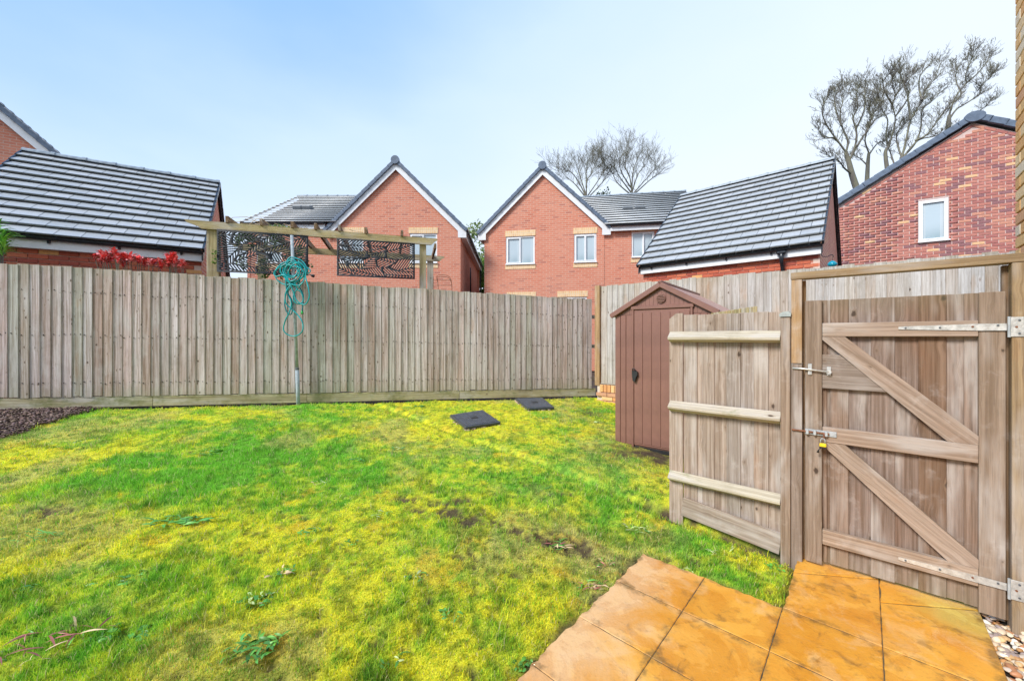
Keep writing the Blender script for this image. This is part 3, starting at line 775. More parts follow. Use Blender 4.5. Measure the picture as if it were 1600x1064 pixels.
def weed(px, py, r, n, label, mats, cat='weed', wr=.16, up=.25, stretch=1.0, ang=0.0):
    gx, gy, _ = ground_at(px, py); z = float(surf_z(np.array([gx]), np.array([gy]))[0])
    t = thing('weed_rosette', label, cat, Matrix.Translation((gx, gy, z)), group='weeds growing in the lawn')
    for i in range(int(n * 2.2)):
        mn = mats[i % len(mats)]; k = (mn, random.randint(0, 2), wr)
        if k not in LM:
            me = leaf_mesh(1.0, wr * random.uniform(.8, 1.2), random.uniform(.15, .5)); me.materials.append(WM[mn]); LM[k] = me
        a = random.uniform(0, 6.283); L = r * random.uniform(.2, .55)
        dx, dy = math.cos(a) * stretch, math.sin(a); a2 = math.atan2(dy, dx) + ang
        o = mesh_obj('leaf', LM[k], None, t, (random.uniform(-.6, .6) * r * stretch, random.uniform(-.5, .5) * r, random.uniform(.004, .014)), (random.uniform(-.7, .7), -random.uniform(-.12, up * .55), a2))
        o.scale = (L * math.hypot(dx, dy) * .9, L, L * .5)
for w_ in [
    (400, 1016, .13, 26, 'leafy blue green weed clump in the lawn, largest of the lower left weeds', ['blue', 'green'], .13, .6, 1.3),
    (72, 1010, .20, 16, 'sprawling weed with long reddish withered leaves in the lawn corner', ['red', 'red', 'straw', 'red', 'green'], .045, .4, 1.5),
    (160, 990, .10, 12, 'small green weed beside the reddish withered plant', ['blue', 'green'], .16, .5, 1.3),
    (195, 906, .10, 16, 'flat green weed patch in the lawn above the reddish plant', ['blue', 'green'], .17, .3, 1.6),
    (285, 815, .14, 22, 'wide low dark green weed patch on the yellow mossy lawn', ['green', 'blue'], .15, .4, 2.2),
    (60, 838, .15, 22, 'long coarse grass tuft lying flat near the left lawn edge', ['green'], .06, .4, 2.0),
    (440, 895, .08, 12, 'small weed with reddish centre in mid lawn yellow moss', ['blue', 'straw'], .17, .3, 1.3),
    (400, 938, .10, 14, 'small pale blue green weed above the largest leafy clump', ['blue', 'blue', 'pale'], .2, .35, 1.2),
    (498, 755, .10, 10, 'straw coloured seedling tuft at the green patch of lawn', ['straw', 'pale', 'green'], .07, .6, 1.3),
    (592, 803, .11, 12, 'pale spiky grass tuft in the middle of the lawn', ['pale', 'green'], .05, .5, 1.3),
    (655, 637, .14, 12, 'dark green weed just left of the nearer drain cover', ['blue'], .2, .4, 1.5),
    (862, 848, .14, 16, 'brown and green sprawling weed on the worn lawn patch', ['straw', 'green', 'red', 'green'], .08, .45, 1.5),
    (1000, 826, .13, 18, 'pale straw leaved weed in the lawn before the small fence panel', ['pale', 'green', 'pale'], .08, .6, 1.2),
    (1128, 862, .12, 16, 'pale spiky weed below the small fence panel', ['pale', 'green'], .07, .5, 1.4),
    (1210, 888, .07, 9, 'tiny round leaved weed in the soil by the gate post', ['green'], .25, .4, 1.0),
    (925, 915, .11, 18, 'withered reddish weed on the soil at the slab edge', ['red', 'straw', 'green'], .09, .5, 1.4),
    (938, 880, .09, 12, 'reddish stalked weed between worn patch and slabs', ['straw', 'red', 'green'], .09, .5, 1.4),
    (858, 762, .07, 9, 'single bright green weed in the long grass right of centre', ['blue'], .22, .4, 1.0),
    (330, 708, .13, 14, 'green weed tuft in the brightest green lawn area', ['green', 'blue'], .12, .5, 1.5),
    (820, 1040, .06, 12, 'dark green clover weed at the lower slab edge', ['blue', 'green'], .25, .4, 1.2),
]:
    weed(w_[0], w_[1], w_[2], w_[3], w_[4], w_[5], wr=w_[6], up=w_[7], stretch=w_[8])

random.seed(77)
for k_, (px_, py_, what_) in enumerate([
    (120, 690, 'small dark weed low in the moss beside the bark mulch'), (240, 660, 'little green weed near the second gravel board of the back fence'),
    (560, 720, 'tiny weed on the pale moss right of the bright green patch'), (620, 700, 'small flat weed between the green patch and the nearer drain cover'),
    (760, 690, 'small weed on the moss below the nearer drain cover'), (845, 655, 'tiny weed just in front of the farther drain cover'),
    (935, 660, 'small weed in the damp soil beside the shed'), (900, 700, 'little weed among the grass left of the shed'),
    (545, 850, 'small weed in the yellow moss at the middle of the near lawn'), (650, 900, 'tiny green weed in the near lawn left of the slabs'),
    (700, 960, 'small green weed in the near lawn left of the pale slabs'), (230, 985, 'round leaved weed right of the reddish withered plant'),
    (610, 1030, 'small weed at the bottom of the lawn left of the slabs'), (40, 920, 'little weed on the near left lawn edge'),
    (480, 830, 'tiny weed above the reddish centred one in mid lawn'), (1075, 890, 'small weed in the soil behind the slab corner')]):
    weed(px_, py_, random.uniform(.06, .10), 7, what_, ['green', 'blue'] if k_ % 3 else ['blue', 'pale'], wr=random.uniform(.14, .22), up=.3, stretch=random.uniform(1.0, 1.7))
# ------------------------------------------------------------------ fences
def feather_mesh(w, L, mat, key):
    k = ('fb', round(w, 3), round(L, 3), key)
    if k in _cache: return _cache[k]
    a, b = .005, .0095       # thin edge left, thick edge right (overlaps the next board)
    p = [(-w / 2, 0), (w / 2, 0), (w / 2, -b), (w / 2 - .003, -b - .002), (-w / 2, -a)]
    n = len(p); v = [(x, y, -L / 2) for x, y in p] + [(x, y, L / 2) for x, y in p]
    f = [tuple(range(n)), tuple(range(2 * n - 1, n - 1, -1))] + [(i + n, (i + 1) % n + n, (i + 1) % n, i) for i in range(n)]
    me = pydata('board', v, f); bm = bmesh.new(); bm.from_mesh(me); bmesh.ops.recalc_face_normals(bm, faces=bm.faces); bm.to_mesh(me); bm.free()
    me.materials.append(mat); _cache[k] = me
    return me
# back fence: follows the slope
bf = thing('board_fence', 'long weathered featheredge board fence along the back of the lawn', 'fence', frame((*BF_O, 0), BF_D))
def bf_bot(s): return .585 + (.352 - .585) * s / BF_L
s = -1.7; i = 0
while s < BF_L - .07:
    w = .125; L = 1.79 + random.choice([-.02, -.01, 0, 0, .01]); 
    zb = bf_bot(s) + .15
    o = mesh_obj('board', feather_mesh(w, round(L, 2), M['fence'], 'f'), None, bf, (s, -.018 + random.uniform(-.002, .003), zb + .9 + random.uniform(-.006, .006)), (random.uniform(-.004, .004), 0.0, R(-3.0) + random.uniform(-.012, .012)))
    s += .109 + random.uniform(-.003, .003); i += 1
nc, ns_ = [], []
q0 = -1.7
while q0 < BF_L - .07:
    for k in (.35, 1.0, 1.6):
        for dx_ in (-.030, .034):
            if random.random() < .8: nc.append((q0 + dx_ + random.uniform(-.006, .006), -.0300, bf_bot(q0) + k + random.uniform(-.02, .02))); ns_.append((.008, .006, random.uniform(.008, .020)))
    q0 += .109
mesh_obj('nail_heads', boxes_mesh('nail_heads', nc, ns_, mat=M['rust_dark']), None, bf, kind='stuff')
cuts = [-1.8, along(BF_O, BF_D, 240), along(BF_O, BF_D, 480), along(BF_O, BF_D, 718), BF_L]
for a, b in zip(cuts[:-1], cuts[1:]):
    member('gravel_board', bf, M['gravel_board'], (a + .002, -.005, bf_bot(a) + .075), (b - .002, -.005, bf_bot(b) + .075), .15, .03)
for k in (.35, 1.0, 1.6):
    member('arris_rail', bf, M['fence'], (-1.7, .03, bf_bot(-1.7) + k), (BF_L, .03, bf_bot(BF_L) + k), .07, .05)
for a in (-1.5, .9, 3.3, 5.7, 8.3):
    member('fence_post', bf, M['fence'], (a, .09, -.1), (a, .09, bf_bot(a) + 1.85), .09, .09)

# right rear fence on brick plinth
rf = thing('board_fence', 'silvery featheredge fence on a brick plinth behind the shed and gate', 'fence', frame((*RF_O, 0), RF_D))
s = .07
while s < 5.9:
    L = round(1.88 + random.uniform(-.01, .01), 2)
    o = mesh_obj('board', feather_mesh(.125, L, M['fence_grey'], 'r'), None, rf, (s + .06, -.02, .655 + L / 2 + random.uniform(-.004, .004)), (0, 0, R(-3.0) + random.uniform(-.015, .015)))
    s += .105 + random.uniform(-.003, .003)
member('fence_post', rf, M['new_wood'], (0, -.02, .60), (0, -.02, 2.545), .10, .10)
for zz in (.95, 1.6, 2.25): member('arris_rail', rf, M['fence_grey'], (0, .03, zz), (5.9, .03, zz), .07, .05)
member('capping', rf, M['fence_grey'], (.06, .0, .642), (5.9, .0, .642), .02, .07)
pl = thing('brick_plinth', 'low orange brick retaining wall under the silvery fence', 'plinth wall', frame((*RF_O, 0), RF_D))
box('mortar_core', pl, M['mortar_pale'], (5.9, .20, .90), (2.95, .045, .175), bev=0)
bs = box_mesh(.215, .10, .065, .004, M['plinth_brick']); bsv = box_mesh(.065, .10, .14, .004, M['plinth_brick'], 'sold')
for r_ in range(4):
    x0 = -.11 if r_ % 2 else 0.0
    for c_ in range(14):
        xc = x0 + c_ * .225 + .1075
        if xc < .05: continue
        mesh_obj('brick', bs, None, pl, (xc, -.062 + random.uniform(-.003, .003), .44 - r_ * .075), (0, 0, random.uniform(-.01, .01)))
for c_ in range(34):
    mesh_obj('brick', bsv, None, pl, (.10 + c_ * .075, -.045 + random.uniform(-.003, .003), .555), (0, 0, 0))

# ------------------------------------------------------------------ small fence panel by the gate
GF = frame((*GA_O, 0), GA_D)
pn = thing('fence_panel', 'short fence panel with three arris rails between shed and gate', 'fence panel', GF)
member('panel_post', pn, M['stile'], (-.108, -.01, -.1), (-.108, -.01, 1.69), .058, .07, .004)
# lead cap on the post
prism('post_cap', pn, M['capgrey'], [(-.142, 1.69), (-.076, 1.69), (-.074, 1.712), (-.09, 1.728), (-.128, 1.722), (-.144, 1.71)], -.055, .035)
o = prism('end_board', pn, M['panel'], [(-.922, -.06), (-.814, -.06), (-.814, 1.745), (-.865, 1.745), (-.922, 1.70)], .012, .034)
x = -.808
for i in range(8):
    w = [.10, .045, .085, .09, .09, .09, .09, .09][i]
    L = 1.60; mesh_obj('board', box_mesh(w + .004, .010, L, .002, M['panel']), None, pn, (x + w / 2, .03 + (i % 2) * .009, .13 + L / 2 + random.uniform(-.004, .004)))
    x += w
for zc, nm in ((1.548, 0), (.965, 1), (.378, 2)):
    pts = [(.010, zc - .043), (-.052, zc - (.012 if nm else .022)), (-.056, zc + (.004 if nm else -.004)), (.010, zc + .046)]
    L = .775; v = [(y, zz, -L / 2) for y, zz in pts] + [(y, zz, L / 2) for y, zz in pts]
    # long axis on local z, then turned to lie along the panel
    vv = [(-(b - zc), a, c) for a, b, c in v]
    me = pydata('arris_rail', vv, [(0, 1, 2, 3), (7, 6, 5, 4), (4, 5, 1, 0), (5, 6, 2, 1), (6, 7, 3, 2), (7, 4, 0, 3)])
    bm = bmesh.new(); bm.from_mesh(me); bmesh.ops.recalc_face_normals(bm, faces=bm.faces); bm.to_mesh(me); bm.free()
    mesh_obj('arris_rail', me, M['rail'], pn, (-.139 - L / 2 + .0, 0, zc), (0, R(90), 0))
member('bottom_board', pn, M['panel'], (-.812, .0, .150), (-.14, .0, .070), .155, .02)

# mossy slatted screen running from the shed towards the panel: only its top shows
ss = thing('slatted_screen', 'mossy slatted timber screen top between shed roof and short panel', 'slatted screen', frame((2.10, 3.32, 0), (.13, .98)))
for i in range(14):
    member('slat', ss, M['pergola'], (.03 + i * .075, 0, .2), (.03 + i * .075, 0, 1.812), .038, .02)
member('screen_rail', ss, M['pergola'], (-.01, -.03, 1.6), (1.05, -.03, 1.6), .05, .03)
member('screen_rail', ss, M['pergola'], (-.01, -.03, .5), (1.05, -.03, .5), .05, .03)

# ------------------------------------------------------------------ gate frame and gate
gf = thing('gate_frame', 'tall brown timber gate frame with a thin top beam', 'gate frame', GF)
member('frame_post', gf, M['stile'], (-.045, .0, -.12), (-.045, .0, 1.36), .062, .075)
member('frame_post', gf, M['new_wood'], (-.045, -.002, 1.365), (-.045, -.002, 1.943), .060, .072)
member('frame_post', gf, M['beam'], (.912, .0, -.12), (.912, .0, 1.943), .055, .085)
member('top_beam', gf, M['beam'], (-.078, .0, 1.969), (.940, .0, 1.969), .048, .085)
member('stop_batten', gf, M['new_wood'], (-.008, .04, 0.0), (-.008, .04, 1.94), .02, .03)
member('stop_batten', gf, M['rafter'], (.876, .035, 0.0), (.876, .035, 1.94), .028, .03)
gt = thing('garden_gate', 'ledged and braced timber garden gate with padlocked bolt', 'gate', GF)
member('stile', gt, M['stile'], (.047, -.012, .02), (.047, -.012, 1.795), .090, .03)
member('stile', gt, M['stile'], (.820, -.012, .02), (.820, -.012, 1.795), .095, .03)
bx = [.0, .115, .135, .225, .335, .44, .545, .655, .725, .865]
for _i, (a, b) in enumerate(zip(bx[:-1], bx[1:])):
    L = 1.765; member('board', gt, M['gate'], ((a + b) / 2, .012 + .008 * (_i % 2), .03), ((a + b) / 2, .012 + .008 * (_i % 2), .03 + L), b - a + .004, .012, .002)
member('ledge', gt, M['brace'], (.094, -.014, 1.595), (.771, -.014, 1.595), .09, .034)
member('ledge', gt, M['brace'], (.094, -.014, .897), (.771, -.014, .897), .10, .034)
member('ledge', gt, M['brace'], (.094, -.014, .212), (.771, -.014, .212), .098, .034)
def cut_timber(name, mat, pts, y0, y1, p0, p1):
    """flat timber with a cut outline in the xz plane; its grain (local z) runs from p0 to p1"""
    a = math.atan2(p1[0] - p0[0], p1[1] - p0[1]); c = ((p0[0] + p1[0]) / 2, (p0[1] + p1[1]) / 2)
    ca, sa = math.cos(a), math.sin(a)
    q_ = [((x - c[0]) * ca - (z - c[1]) * sa, (x - c[0]) * sa + (z - c[1]) * ca) for x, z in pts]
    o = prism(name, gt, mat, q_, y0, y1); o.location = (c[0], 0, c[1]); o.rotation_euler = (0, a, 0)
    return o
cut_timber('lock_board', M['stile'], [(.094, 1.207), (.415, 1.207), (.183, 1.43), (.094, 1.43)], -.024, .004, (.09, 1.3), (.42, 1.3))
def brace(z_top, z_bot):
    xa, xb = .094, .771; w = .115
    return cut_timber('brace', M['brace'], [(xa, z_top), (xa + w, z_top), (xb, z_bot + .05), (xb, z_bot), (xb - w, z_bot), (xa, z_top - .02)], -.030, .003, (xa, z_top), (xb, z_bot))
brace(1.549, .948); brace(.846, .262)
# hinges: tapered strap and plate
def hinge(x0, x1, zc, tilt=0.0, label=None):
    h = prism('strap_hinge', gt, M['zinc'], [(x0, zc - .007), (x0 + .01, zc - .009), (x1 - .10, zc - .019), (x1, zc - .019), (x1, zc + .019), (x1 - .10, zc + .019), (x0 + .01, zc + .009), (x0, zc + .007)], -.037, -.032)
    box('hinge_plate', h, M['zinc'], (.045, .004, .105), (x1 + .033, -.047, zc), bev=.001)
    cyl('hinge_pin', h, M['galv'], (x1 + .006, -.048, zc), (0, 0, 1), .006, .11, 10)
    for k, (xx, zz) in enumerate([(x0 + .03, zc), (x0 + .17, zc), (x1 - .12, zc + .004), (x1 - .03, zc + .009), (x1 + .04, zc + .035), (x1 + .04, zc - .035), (x1 + .03, zc)]):
        cyl('screw', h, M['rust'] if k in (2, 6) else M['lead'], (xx, -.040 if k < 4 else -.051, zz), (0, 1, 0), .005, .004, 8)
hinge(.455, .868, 1.602); hinge(.455, .868, .205)
# auto latch at the upper left
lt = box('gate_latch', gt, M['zinc'], (.022, .008, .075), (.028, -.033, 1.328), bev=.002)
tube('latch_bar', lt, M['zinc'], [(-.095, -.012, .004), (-.03, -.012, .002), (.10, -.012, -.012)], .006, 8)
box('striker', lt, M['zinc'], (.020, .008, .065), (-.088, .006, .0), bev=.002)
cyl('latch_pivot', lt, M['zinc'], (.10, -.010, -.012), (0, 1, 0), .014, .012, 14)
box('latch_plate', lt, M['zinc'], (.022, .006, .06), (.10, .004, -.008), bev=.002)
# slide bolt
sb = box('slide_bolt', gt, M['galv'], (.165, .006, .036), (.085, -.036, .905), bev=.002)
cyl('bolt_bar', sb, M['rust'], (-.055, -.012, .002), (1, 0, 0), .006, .20, 10)
for xx in (-.07, -.03, .03): box('bolt_keeper', sb, M['galv'], (.016, .022, .034), (xx, -.010, .0), bev=.003)
box('bolt_socket', sb, M['rust'], (.030, .02, .040), (-.150, .012, .003), bev=.003)
tube('bolt_handle', sb, M['rust'], [(.018, -.018, 0), (.018, -.024, -.02), (.018, -.022, -.038)], .005, 8)
pk = thing('padlock', 'yellow and black padlock hanging from the gate bolt', 'padlock', GF @ Matrix.Translation((.098, -.062, .832)))
box('padlock_body', pk, M['yellow'], (.036, .018, .024), (0, 0, 0), bev=.004)
box('padlock_base', pk, M['black'], (.037, .019, .008), (0, 0, -.0165), bev=.002)
tube('shackle', pk, M['galv'], [(-.011, 0, .01), (-.011, 0, .034), (-.006, 0, .043), (.006, 0, .043), (.011, 0, .034), (.011, 0, .01)], .0032, 8)
tube('key_cover', pk, M['black'], [(-.012, -.004, -.02), (-.022, -.006, -.034), (-.026, -.004, -.052)], [.003, .003, .008], 8)

# ------------------------------------------------------------------ shed
SD = Vector((.778, -.628, 0)).normalized()
sh = thing('garden_shed', 'narrow brown plastic garden shed with apex roof and closed door', 'shed', frame((1.351, 5.07, .135), SD))
W_, L_, EH, PH = 1.18, 1.75, 1.705, 2.045
box('base', sh, M['black'], (W_ - .02, L_, .05), (W_ / 2, L_ / 2, .012), bev=.004)
prism('body', sh, M['shed'], [(0.01, .04), (W_ - .01, .04), (W_ - .01, EH), (W_ / 2, PH - .03), (.01, EH)], .000, L_)
# front cladding planks either side of the door
def plank(x0, x1, z0, z1, y=-.004, t=.012): return box('plank', sh, M['shed'], (x1 - x0 - .004, t, z1 - z0), ((x0 + x1) / 2, y, (z0 + z1) / 2), bev=.003)
dx0, dx1, dzt = .262, .925, 1.745
for a, b in ((0, .075), (.075, .15), (.15, .235)): plank(a + .003, b, .045, EH - .02)
for a, b in ((.955, 1.03), (1.03, 1.105), (1.105, 1.177)): plank(a, b, .045, EH - .02)
# gable planks under the verge
gx = np.arange(.05, W_ - .05, .05)
def gtop(x): return EH + (PH - EH) * min(x, W_ - x) / (W_ / 2) - .045
for a in gx:
    b_ = min(a + .0475, W_ - .05); b0 = dzt + .055 if .2 < a < .93 else EH - .015
    if max(gtop(a), gtop(b_)) > b0 + .012:
        pk_ = [(a, b0), (b_, b0), (b_, max(gtop(b_), b0 + .002))]
        if a < W_ / 2 < b_: pk_.append((W_ / 2, gtop(W_ / 2)))
        pk_.append((a, max(gtop(a), b0 + .002)))
        prism('gable_plank', sh, M['shed'], pk_, -.005, .003)
dr = box('door', sh, M['shed'], (dx1 - dx0, .014, dzt - .055), ((dx0 + dx1) / 2, -.012, (dzt + .055) / 2), bev=.004)
nb = 6; dw = (dx1 - dx0) / nb
for k in range(nb): box('door_plank', dr, M['shed'], (dw - .006, .010, dzt - .11), (-(dx1 - dx0) / 2 + dw * (k + .5), -.009, -.005), bev=.003)
box('door_frame', sh, M['shed'], (.026, .035, dzt + .0), (dx0 - .016, -.012, (dzt + .05) / 2), bev=.005)
box('door_frame', sh, M['shed'], (.026, .035, dzt + .0), (dx1 + .016, -.012, (dzt + .05) / 2), bev=.005)
box('door_header', sh, M['shed'], (dx1 - dx0 + .08, .04, .045), ((dx0 + dx1) / 2, -.014, dzt + .030), bev=.006)
# apex trims, vent
for sgn in (0, 1):
    xa = -.045 if sgn == 0 else W_ + .045; za = EH - (PH - EH) * .045 / (W_ / 2)
    member('apex_trim', sh, M['shed'], (xa, -.035, za + .0), (W_ / 2, -.035, PH), .062, .035, .006)
vt = cyl('round_vent', sh, M['shed'], (W_ / 2, -.014, PH - .165), (0, 1, 0), .058, .02, 28)
for k in range(5):
    zz = PH - .165 + (k - 2) * .019; hw = math.sqrt(.05 ** 2 - ((k - 2) * .019) ** 2)
    box('vent_louvre', vt, M['shed'], (2 * hw, .010, .008), (W_ / 2, -.029, zz), (R(25), 0, 0), bev=.001)
# roof planks, two slopes
ang = math.atan2(PH - EH, W_ / 2); SL = math.hypot(PH - EH, W_ / 2) + .07
for sgn in (-1, 1):
    r0 = Matrix.Translation((W_ / 2, L_ / 2, PH + .018)) @ Matrix.Rotation(sgn * ang, 4, 'Y')
    rd = mesh_obj('roof', box_mesh(SL, L_ + .08, .018, .002, M['shed_roof']), None, sh, m4=r0 @ Matrix.Translation((sgn * SL / 2, 0, -.012)))
    nbp = 9; pw = SL / nbp
    for k in range(nbp): box('roof_plank', rd, M['shed_roof'], (pw - .006, L_ + .085, .012), (-SL / 2 + pw * (k + .5), 0, .013), (0, sgn * .05, 0), bev=.003)
box('ridge_cap', sh, M['shed'], (.05, L_ + .1, .03), (W_ / 2, L_ / 2, PH + .032), bev=.008)
hz = .935
hd = box('door_lock', sh, M['black'], (.045, .03, .11), (dx0 + .02, -.034, hz), (0, 0, 0), bev=.010)
prism('lock_shroud', hd, M['black'], [(-.030, .055), (.035, .045), (.040, .01), (.020, -.03), (.008, -.085), (-.020, -.075), (-.028, -.02)], -.035, -.006)
tube('lock_hook', hd, M['black'], [(-.025, -.02, .05), (-.03, -.022, .075), (-.005, -.024, .08), (.015, -.02, .05)], .006, 8)

# ------------------------------------------------------------------ drain covers
def cover(pxs, label):
    pts = []
    for px, py in pxs:
        D = 5.0
        for _ in range(30):
            X = K(px) * D; D = .5 * D + .5 * (CAM_H - float(lawn_z(X, D)) - .045) * F / (py - 526)
        pts.append(Vector((K(px) * D, D, float(lawn_z(K(px) * D, D)) + .045)))
    c = sum(pts, Vector()) / 4
    t = thing('drain_cover', label, 'drain cover', Matrix.Translation(c), group='black drain covers set in the lawn')
    loc = [p - c for p in pts]
    dn = Vector((0, 0, -.035))
    v = [tuple(p) for p in loc] + [tuple(p + dn) for p in loc]
    me = pydata('lid', v, [(0, 1, 2, 3), (7, 6, 5, 4), (4, 5, 1, 0), (5, 6, 2, 1), (6, 7, 3, 2), (7, 4, 0, 3)])
    bm = bmesh.new(); bm.from_mesh(me); bmesh.ops.recalc_face_normals(bm, faces=bm.faces); bmesh.ops.bevel(bm, geom=bm.edges[:], offset=.005, segments=1, affect='EDGES'); bm.to_mesh(me); bm.free()
    mesh_obj('lid', me, M['cover'], t)
    # raised tread studs
    n = 13; cs = []; vv = []; ff = []
    for i in range(n):
        for j in range(n):
            if 5 <= i <= 7 and 5 <= j <= 7: continue
            a = (i + .5) / n * .9 + .05; b = (j + .5) / n * .9 + .05
            p = (loc[0] * (1 - a) + loc[1] * a) * (1 - b) + (loc[3] * (1 - a) + loc[2] * a) * b
            e1 = (loc[1] - loc[0]) * .022; e2 = (loc[3] - loc[0]) * .022; up = Vector((0, 0, .008)); b0 = len(vv)
            for q_ in (p - e1 - e2, p + e1 - e2, p + e1 + e2, p - e1 + e2): vv.append(tuple(q_ - up * .2))
            for q_ in (p - e1 - e2, p + e1 - e2, p + e1 + e2, p - e1 + e2): vv.append(tuple(q_ * 1.0 + up))
            ff += [(b0, b0 + 1, b0 + 5, b0 + 4), (b0 + 1, b0 + 2, b0 + 6, b0 + 5), (b0 + 2, b0 + 3, b0 + 7, b0 + 6), (b0 + 3, b0, b0 + 4, b0 + 7), (b0 + 4, b0 + 5, b0 + 6, b0 + 7)]
    mesh_obj('tread_studs', pydata('tread_studs', vv, ff), M['stud'], t, kind='stuff')
    e1 = (loc[1] - loc[0]).normalized(); e2 = (loc[3] - loc[0]).normalized()
    hv = [tuple(e1 * a + e2 * b + Vector((0, 0, .006))) for a, b in ((-.06, -.02), (.06, -.02), (.06, .02), (-.06, .02))]
    mesh_obj('lifting_recess', pydata('lifting_recess', hv, [(0, 1, 2, 3)]), M['black'], t)
    # broken brick and mortar rim under the lid
    cs, sz = [], []
    for k in range(34):
        i = random.randint(0, 3); a = random.random(); p = loc[i] * (1 - a) + loc[(i + 1) % 4] * a
        cs.append(tuple(p * random.uniform(.93, 1.05) + Vector((0, 0, -.05)))); sz.append((random.uniform(.02, .05), random.uniform(.02, .04), .03))
    mesh_obj('rim_rubble', boxes_mesh('rim_rubble', cs, sz, mat=M['rubble']), None, t, kind='stuff')
M['cover'] = plain('black_cover_plastic', (.055, .062, .072), .36, var=.3, scale=15, bump=.2)
M['stud'] = plain('worn_cover_plastic', (.12, .13, .15), .4, var=.3, scale=15)
M['rubble'] = plain('broken_mortar', (.40, .30, .20), .9, var=.3, scale=20, bump=.4)
cover([(703, 648), (754, 640), (782, 659), (727, 667)], 'black square drain cover in the lawn, the nearer and tilted one')
cover([(805, 622), (848, 621), (866, 636), (824, 638)], 'black square drain cover close to the foot of the back fence')

# ------------------------------------------------------------------ washing line pole and hose
PD = 6.09
pb = Vector((K(466.5) * PD, PD, .45)); pt = Vector((K(456) * PD, PD, Z(368, PD)))
po = thing('washing_line_post', 'slim galvanised washing line post leaning slightly before the fence', 'post', Matrix.Translation(pb))
dv = pt - pb; cut = .40
tube('lower_tube', po, M['pole'], [(0, 0, -.1), tuple(dv * cut * .55)], .029, 14)
tube('upper_tube', po, M['pole'], [tuple(dv * cut * .5), tuple(dv)], .023, 14)
tube('collar', po, M['lead'], [tuple(dv * (cut * .55 - .004)), tuple(dv * (cut * .55 + .006))], .032, 14)
for s_ in (-1, 1):
    pass
def catmull(P, n=8, closed=False):
    P = [Vector(p) for p in P]; o = []
    m = len(P)
    for i in range(m - 1):
        p0, p1, p2, p3 = P[max(i - 1, 0)], P[i], P[i + 1], P[min(i + 2, m - 1)]
        for k in range(n):
            t = k / n
            o.append(.5 * ((2 * p1) + (-p0 + p2) * t + (2 * p0 - 5 * p1 + 4 * p2 - p3) * t * t + (-p0 + 3 * p1 - 3 * p2 + p3) * t ** 3))
    o.append(P[-1]); return o
hs = thing('garden_hose', 'coiled teal garden hose draped over the top of the metal post', 'hose', Matrix.Translation((pb.x, PD, 0)))
def hp(px, py, dy): D = PD + dy; return (K(px) * D - pb.x, dy, Z(py, D))
# tangled coil round the post head
cp = []; random.seed(21)
cx_, cy_ = 457, 424
for k in range(96):
    a = k * .62; loop = k * .62 / 6.283
    rx = 15 + 7 * math.sin(loop * 1.9) + random.uniform(-2, 2); ry = 14 + 6 * math.cos(loop * 2.7) + random.uniform(-2, 2)
    ox = 5 * math.sin(loop * .8 + 1); oy = 3 * math.cos(loop * 1.3)
    cp.append(hp(cx_ + ox + rx * math.cos(a), cy_ + oy + ry * math.sin(a), -.035 - .06 * (.5 + .5 * math.sin(loop * 2.1 + a * .5))))
tube('hose_coil', hs, M['teal'], catmull(cp, 5), .0098, 7)
h1 = [(446, 425), (448, 455), (455, 472), (452, 488), (446, 500), (443, 515), (450, 523), (462, 525), (472, 518), (473, 505), (466, 493), (456, 483), (447, 474), (446, 460), (452, 448), (462, 440)]
h2 = [(440, 415), (429, 425), (431, 432), (444, 430), (452, 440), (458, 455), (464, 470), (476, 476), (483, 465), (482, 450), (478, 435), (476, 418), (466, 408)]
h3 = [(470, 415), (476, 430), (470, 445), (460, 458), (459, 470), (468, 475), (474, 468), (470, 456), (464, 452), (460, 438)]
h4 = [(448, 430), (450, 450), (446, 462), (445, 478), (450, 490), (456, 489), (456, 470), (450, 456), (462, 442)]
h5 = [(462, 436), (470, 452), (474, 462), (473, 478), (472, 486)]
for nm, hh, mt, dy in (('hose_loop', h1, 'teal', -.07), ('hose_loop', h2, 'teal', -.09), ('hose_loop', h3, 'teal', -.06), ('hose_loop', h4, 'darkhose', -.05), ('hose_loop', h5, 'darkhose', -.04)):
    tube(nm, hs, M[mt], catmull([hp(a, b, dy + .015 * math.sin(i * 1.3)) for i, (a, b) in enumerate(hh)], 6), .0098, 7)
tube('hose_connector', hs, M['green_pl'], [hp(472, 485, -.04), hp(472, 488, -.04), hp(471.5, 491, -.04)], [.012, .017, .013], 10)

# ------------------------------------------------------------------ pergola and screens
PO = (-4.68, 6.29); 
pg = thing('pergola', 'mossy timber pergola rising behind the back fence', 'pergola', frame((*PO, 0), BF_D))
def ps(px): return along(PO, BF_D, px)
BT = 3.395
# front beam with notched ends
def beam(y, x0, x1, zt, hgt=.125, name='beam'):
    n = .14; pts = [(x0, zt), (x1, zt), (x1 + .02, zt - .02), (x1 - .03, zt - .05), (x1 - .10, zt - hgt), (x0 + .22, zt - hgt), (x0 + .16, zt - .085), (x0 + .02, zt - .035)]
    # long axis onto local z for the grain
    L0 = (x0 + x1) / 2
    nn = len(pts); v = [(-(p[1] - zt), -.022, p[0] - L0) for p in pts] + [(-(p[1] - zt), .022, p[0] - L0) for p in pts]
    me = pydata(name, v, [tuple(range(nn)), tuple(range(2 * nn - 1, nn - 1, -1))] + [(i + nn, (i + 1) % nn + nn, (i + 1) % nn, i) for i in range(nn)])
    bm = bmesh.new(); bm.from_mesh(me); bmesh.ops.recalc_face_normals(bm, faces=bm.faces); bm.to_mesh(me); bm.free()
    return mesh_obj(name, me, M['pergola'], pg, (L0, y, zt), (0, R(90), 0))
beam(-.02, ps(290), ps(682), BT)
beam(1.55, ps(300), ps(682) + .35, BT - .0)
member('pergola_post', pg, M['pergola'], (ps(332), .055, .4), (ps(332), .055, BT - .01), .165, .10)
